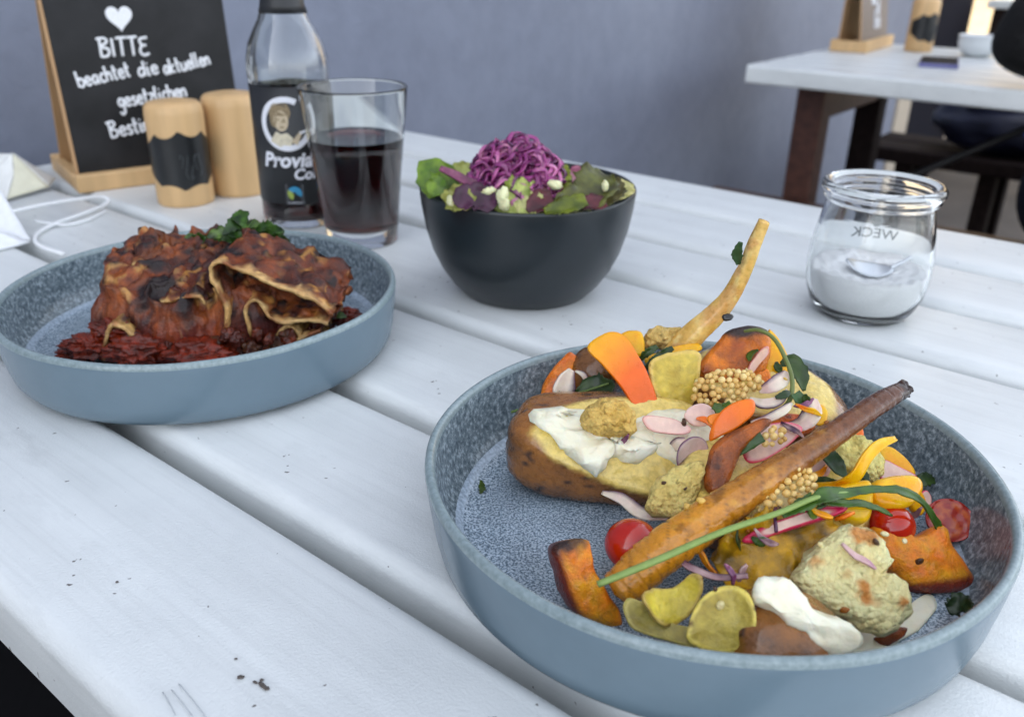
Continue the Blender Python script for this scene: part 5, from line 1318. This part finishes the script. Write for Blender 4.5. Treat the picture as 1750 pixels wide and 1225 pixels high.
sleaf("purple cabbage piece with a white rib on the right of the salad", [Y(972, 312, .530), Y(986, 300, .534), Y(1000, 312, .532)], [.006, .012, .006], (ph(170, 90, 140), ph(200, 150, 180)), seed=16)
for i, (px, py, y, r) in enumerate(((835, 326, .497, .0050), (858, 336, .492, .0065), (862, 350, .488, .0055), (948, 316, .505, .0055), (1034, 318, .502, .0040), (770, 344, .497, .0045), (818, 298, .530, .004))):
    b_ = blob(Y(px, py, y), (r * .85, r * .6, r * .5), Euler((i, i * 2, i)).to_matrix(), 3, .5, 2.0, 3, i)
    put("cheese_crumb", ["white cheese crumb below the left side of the cabbage heap", "largest white cheese crumb at the front of the salad", "white cheese crumb touching the front rim of the bowl", "white cheese crumb on the green rib right of the cabbage", "white cheese crumb on the big olive leaf at the right", "white cheese crumb by the front left rim of the bowl", "white cheese crumb on the pale leaf behind the cabbage strip"][i], "cheese", b_, F_quark, ph(222, 226, 206), "cheese crumbs on the salad")
# shredded red cabbage, a tangled heap
cv, cf, ct_ = [], [], []
rnd = random.Random(11)
HC = Y(884, 326, .528)
for i in range(640):
    a = rnd.uniform(0, 2 * pi); k = rnd.random() ** .6; e = rnd.random()
    R_ = .033 * k
    top = .040 * (1 - (k ** 2) * .95) * (.35 + .65 * e)
    c = HC + V((R_ * cos(a) * 1.10, R_ * sin(a) * .9, -.006 + top))
    d_ = V((rnd.uniform(-1, 1), rnd.uniform(-1, 1), rnd.uniform(-.6, .6))).normalized(); b_ = V((rnd.uniform(-1, 1), rnd.uniform(-1, 1), rnd.uniform(-.5, 1))).normalized()
    L = rnd.uniform(.007, .013) * (1.0 - .25 * e)
    cv_ = rnd.uniform(.004, .010); out_ = (c - HC + V((0, 0, .012))).normalized(); s_ = d_.cross(out_).normalized()
    d_ = (d_ - out_ * d_.dot(out_) * .75).normalized()
    g_ = ribbon([c - d_ * L - out_ * cv_ * .6, c - d_ * L * .45 + out_ * cv_ * .25 + s_ * .002, c + d_ * L * .35 + out_ * cv_ * .3 - s_ * .002, c + d_ * L - out_ * cv_ * .5 + s_ * .002], [.0010, rnd.uniform(.0012, .0026), rnd.uniform(.0012, .0026), .0008], (out_ + b_ * .8).normalized(), .0012, 12, 3, .12)
    cc = rnd.choice((ph(166, 70, 158), ph(140, 54, 132), ph(190, 100, 180), ph(112, 42, 112), ph(206, 126, 196), ph(152, 62, 146)))
    k0 = len(cv); cv += g_[0]; cf += [tuple(q + k0 for q in p) for p in g_[1]]
    ct_ += [mix(cc, ph(206, 150, 190), sst(.2, .45, fb(p, 220, 2)) * .6) for p in g_[0]]
o = mk("shredded_red_cabbage", (cv, cf), F_onion, tint=ct_)
tag(o, "tangled heap of shredded red cabbage on top of the salad", "red cabbage", kind="stuff")

# ================================================================== MASK AND NAPKIN
def panel_mesh(quads, th, res=10, amp=.0006, fr=70):
    gs = []
    for q in quads:
        q = [V(p) for p in q]; v, f = [], []
        n_ = (q[1] - q[0]).cross(q[3] - q[0]).normalized()
        for s in (0, 1):
            for i in range(res + 1):
                for j in range(res + 1):
                    a, b = i / res, j / res
                    p = (q[0] * (1 - a) + q[1] * a) * (1 - b) + (q[3] * (1 - a) + q[2] * a) * b
                    v.append(p + n_ * (amp * fb(p, fr, 3) + (th if s else 0)))
        K = res + 1; o_ = K * K
        for i in range(res):
            for j in range(res):
                a = i * K + j; f.append((a, a + K, a + K + 1, a + 1)); f.append((o_ + a, o_ + a + 1, o_ + a + K + 1, o_ + a + K))
        for i in range(res):
            for a, b in ((i * K, (i + 1) * K), (i * K + res, (i + 1) * K + res), (i, i + 1), (res * K + i, res * K + i + 1)): f.append((a, b, o_ + b, o_ + a))
        gs.append((v, f))
    return join(*gs)
M_fleece = plain("white fleece", (.80, .81, .82), .85, .04, 200, .0003, 900)
mask = thing("face_mask", "folded white face mask with elastic ear loops at the left edge of the table", "face mask", Z(0, 410, 0))
ml = Z(-190, 360, .002); tip = Z(54, 413, .002)
mk("upper_panel", panel_mesh([(tip, Z(2, 326, .030), Z(-150, 270, .040), Z(-200, 372, .012))], .0012, 12, .002), M_fleece, mask)
mk("lower_panel", panel_mesh([(tip + V((0, -.002, -.0005)), Z(0, 398, .010), Z(-160, 380, .016), Z(-190, 470, .003))], .0012, 12, .002), M_fleece, mask)
M_elastic = plain("white elastic", (.82, .83, .83), .8, .05, 400, .0002, 900)
mk("ear_loop", sweep([Z(22, 362, .018), Z(70, 351, .016), Z(130, 341, .012), Z(172, 337, .008), Z(186, 343, .005), Z(176, 352, .003), Z(140, 366, .003), Z(95, 382, .003), Z(66, 398, .002), Z(60, 412, .002), Z(76, 424, .002), Z(108, 434, .002)], .0016, 80, 10), M_elastic, mask)
mk("ear_loop", sweep([Z(58, 378, .006), Z(110, 384, .002), Z(150, 376, .002), Z(182, 360, .002)], .0011, 30, 8), M_elastic, mask)
nap = thing("paper_napkin", "creased cream paper napkin behind the face mask", "napkin", Z(30, 325, 0))
M_nap = plain("cream paper", (.74, .72, .56), .8, .07, 60, .0004, 300)
M_nap2 = plain("white paper", (.80, .80, .76), .8, .05, 60, .0004, 300)
A_, B_, C_, D_, E_, F_ = Z(22, 263, .034), Z(84, 320, .004), Z(12, 341, .003), Z(-40, 262, .030), Z(-60, 330, .004), Z(24, 300, .018)
mk("fold", panel_mesh([(C_, B_, A_, F_)], .0006, 10, .0016, 90), M_nap, nap)
mk("fold", panel_mesh([(E_, C_, F_ + V((0, 0, .0008)), A_ + V((0, 0, .0006))), (E_, A_, D_, E_ + V((-.01, .0, .01)))], .0006, 10, .0016, 90), M_nap2, nap)
mk("fold", panel_mesh([(B_, Z(95, 306, .003), Z(50, 280, .02), A_ + V((.001, 0, 0)))], .0006, 8, .001, 90), M_nap2, nap)

# ================================================================== FAR TABLE THINGS
pc = Z(1604, 111, 0)
ph_ = thing("smartphone", "dark smartphone with a lilac edge lying on the far table", "phone", pc)
mk("body", bevelled(box(pc + V((0, 0, .0045)), V((.906, -.423, 0)), V((.423, .906, 0)), V((0, 0, 1)), (.0375, .072, .0042)), .002, 2), plain("lilac aluminium", (.16, .16, .36), .35, .05), ph_, auto=40)
mk("screen", bevelled(box(pc + V((0, 0, .0091)), V((.906, -.423, 0)), V((.423, .906, 0)), V((0, 0, 1)), (.0355, .070, .0004)), .0003, 1), plain("black screen", (.006, .006, .008), .6, .05, 60, 0, spec=.08), ph_, smooth=False)
fc = Z(1668, 97, 0)
o = mk("sugar_bowl", lathe([(.0005, .002), (.02, 0), (.026, .001), (.040, .014), (.044, .030), (.0435, .040), (.046, .045), (.044, .046), (.041, .040), (.040, .030), (.034, .014), (.0005, .008)], fc, 40), plain("white china", (.7, .73, .74), .15, .03, 40, 0))
tag(o, "small white rounded bowl on the far table behind the phone", "bowl")
# bag on the dark bench
bc_ = un(-.44, 2.80, -.30)
bag = thing("bag", "dark navy bag with a small blue tag lying on the dark bench", "bag", bc_)
M_navy = plain("navy nylon", (.008, .010, .028), .45, .4, 20, .004, 30)
mk("body", blob(bc_ + V((0, 0, .078)), (.22, .12, .078), frame(U2), 4, .22, 1.8, 3, 2), M_navy, bag)
mk("strap", sweep([bc_ + U2 * -.18 + V((0, 0, .09)), bc_ + U2 * -.05 - N2 * .09 + V((0, 0, .14)), bc_ + U2 * .16 - N2 * .04 + V((0, 0, .12))], .012, 20, 8, .3), M_navy, bag)
mk("tag", bevelled(box(bc_ + U2 * .07 - N2 * .112 + V((0, 0, .085)), U2, N2, V((0, 0, 1)), (.022, .004, .012)), .002, 1), plain("blue tag", (.05, .12, .5), .4), bag, smooth=False)

# ================================================================== SEATED PERSON, mostly out of frame
def figure():
    J = {"pelvis": (-.03, 1.87, -.21, .125), "waist": (-.03, 1.86, -.04, .120), "chest": (-.03, 1.87, .16, .140), "neck": (-.03, 1.89, .33, .055), "head": (-.03, 1.91, .43, .085), "crown": (-.03, 1.91, .51, .075),
         "sh_l": (-.215, 1.85, .250, .075), "el_l": (-.325, 1.745, .060, .068), "wr_l": (-.21, 1.86, .045, .036), "ha_l": (-.16, 1.92, .034, .028),
         "sh_r": (.14, 1.87, .255, .062), "el_r": (.22, 1.77, .05, .056), "wr_r": (.13, 1.92, .045, .036), "ha_r": (.09, 1.99, .034, .028),
         "hip_l": (-.205, 1.85, -.185, .125), "kn_l": (-.16, 2.27, -.235, .066), "an_l": (-.16, 2.24, -.64, .045), "to_l": (-.17, 2.37, -.70, .038),
         "hip_r": (.065, 1.88, -.215, .100), "kn_r": (.10, 2.27, -.235, .066), "an_r": (.10, 2.24, -.64, .045), "to_r": (.11, 2.37, -.70, .038)}
    E_ = [("pelvis", "waist"), ("waist", "chest"), ("chest", "neck"), ("neck", "head"), ("head", "crown"), ("chest", "sh_l"), ("sh_l", "el_l"), ("el_l", "wr_l"), ("wr_l", "ha_l"), ("chest", "sh_r"), ("sh_r", "el_r"), ("el_r", "wr_r"), ("wr_r", "ha_r"),
          ("pelvis", "hip_l"), ("hip_l", "kn_l"), ("kn_l", "an_l"), ("an_l", "to_l"), ("pelvis", "hip_r"), ("hip_r", "kn_r"), ("kn_r", "an_r"), ("an_r", "to_r")]
    nm = list(J); base = un(-.03, 1.87, -.30)
    me = bpy.data.meshes.new("person")
    me.from_pydata([tuple(un(J[k][0] + .016, J[k][1], J[k][2]) - base) for k in nm], [(nm.index(a), nm.index(b)) for a, b in E_], [])
    o = bpy.data.objects.new("person", me); reg(o, base, None)
    sk = o.modifiers.new("skin", 'SKIN'); sk.use_smooth_shade = True
    ss = o.modifiers.new("smooth", 'SUBSURF'); ss.levels = ss.render_levels = 3
    for i, k in enumerate(nm):
        sv = me.skin_vertices[0].data[i]; sv.radius = (J[k][3], J[k][3]); sv.use_root = (k == "pelvis")
    m, t, b = nodes("dark clothes and skin")
    tc = t.nodes.new("ShaderNodeTexCoord"); sx = t.nodes.new("ShaderNodeSeparateXYZ"); t.links.new(tc.outputs["Object"], sx.inputs[0])
    r1 = ramp(t, sx.outputs["Z"], [(.18, (.009, .010, .018)), (.19, (.012, .0115, .0115))])
    r2 = t.nodes.new("ShaderNodeMath"); r2.operation = 'GREATER_THAN'; r2.inputs[1].default_value = .60; t.links.new(sx.outputs["Z"], r2.inputs[0])
    t.links.new(mixc(t, r2.outputs[0], r1.outputs[0], (.42, .27, .2)), b.inputs["Base Color"])
    b.inputs["Roughness"].default_value = .8; b.inputs["Specular IOR Level"].default_value = .2
    bump(t, b, tnoise(t, 18, 4).outputs[0], .6, .02)
    me.materials.append(m)
    tag(o, "person in black jacket and dark trousers at the far table, cut off by the frame", "person")
    h = blob(un(-.014, 1.895, .47), (.092, .098, .105), None, 4, .12, 3, 3, 1)
    mk("hair", h, plain("dark hair", (.02, .015, .012), .5, .3, 60, .003, 200, stretch=(1, 1, .1)), o)
figure()
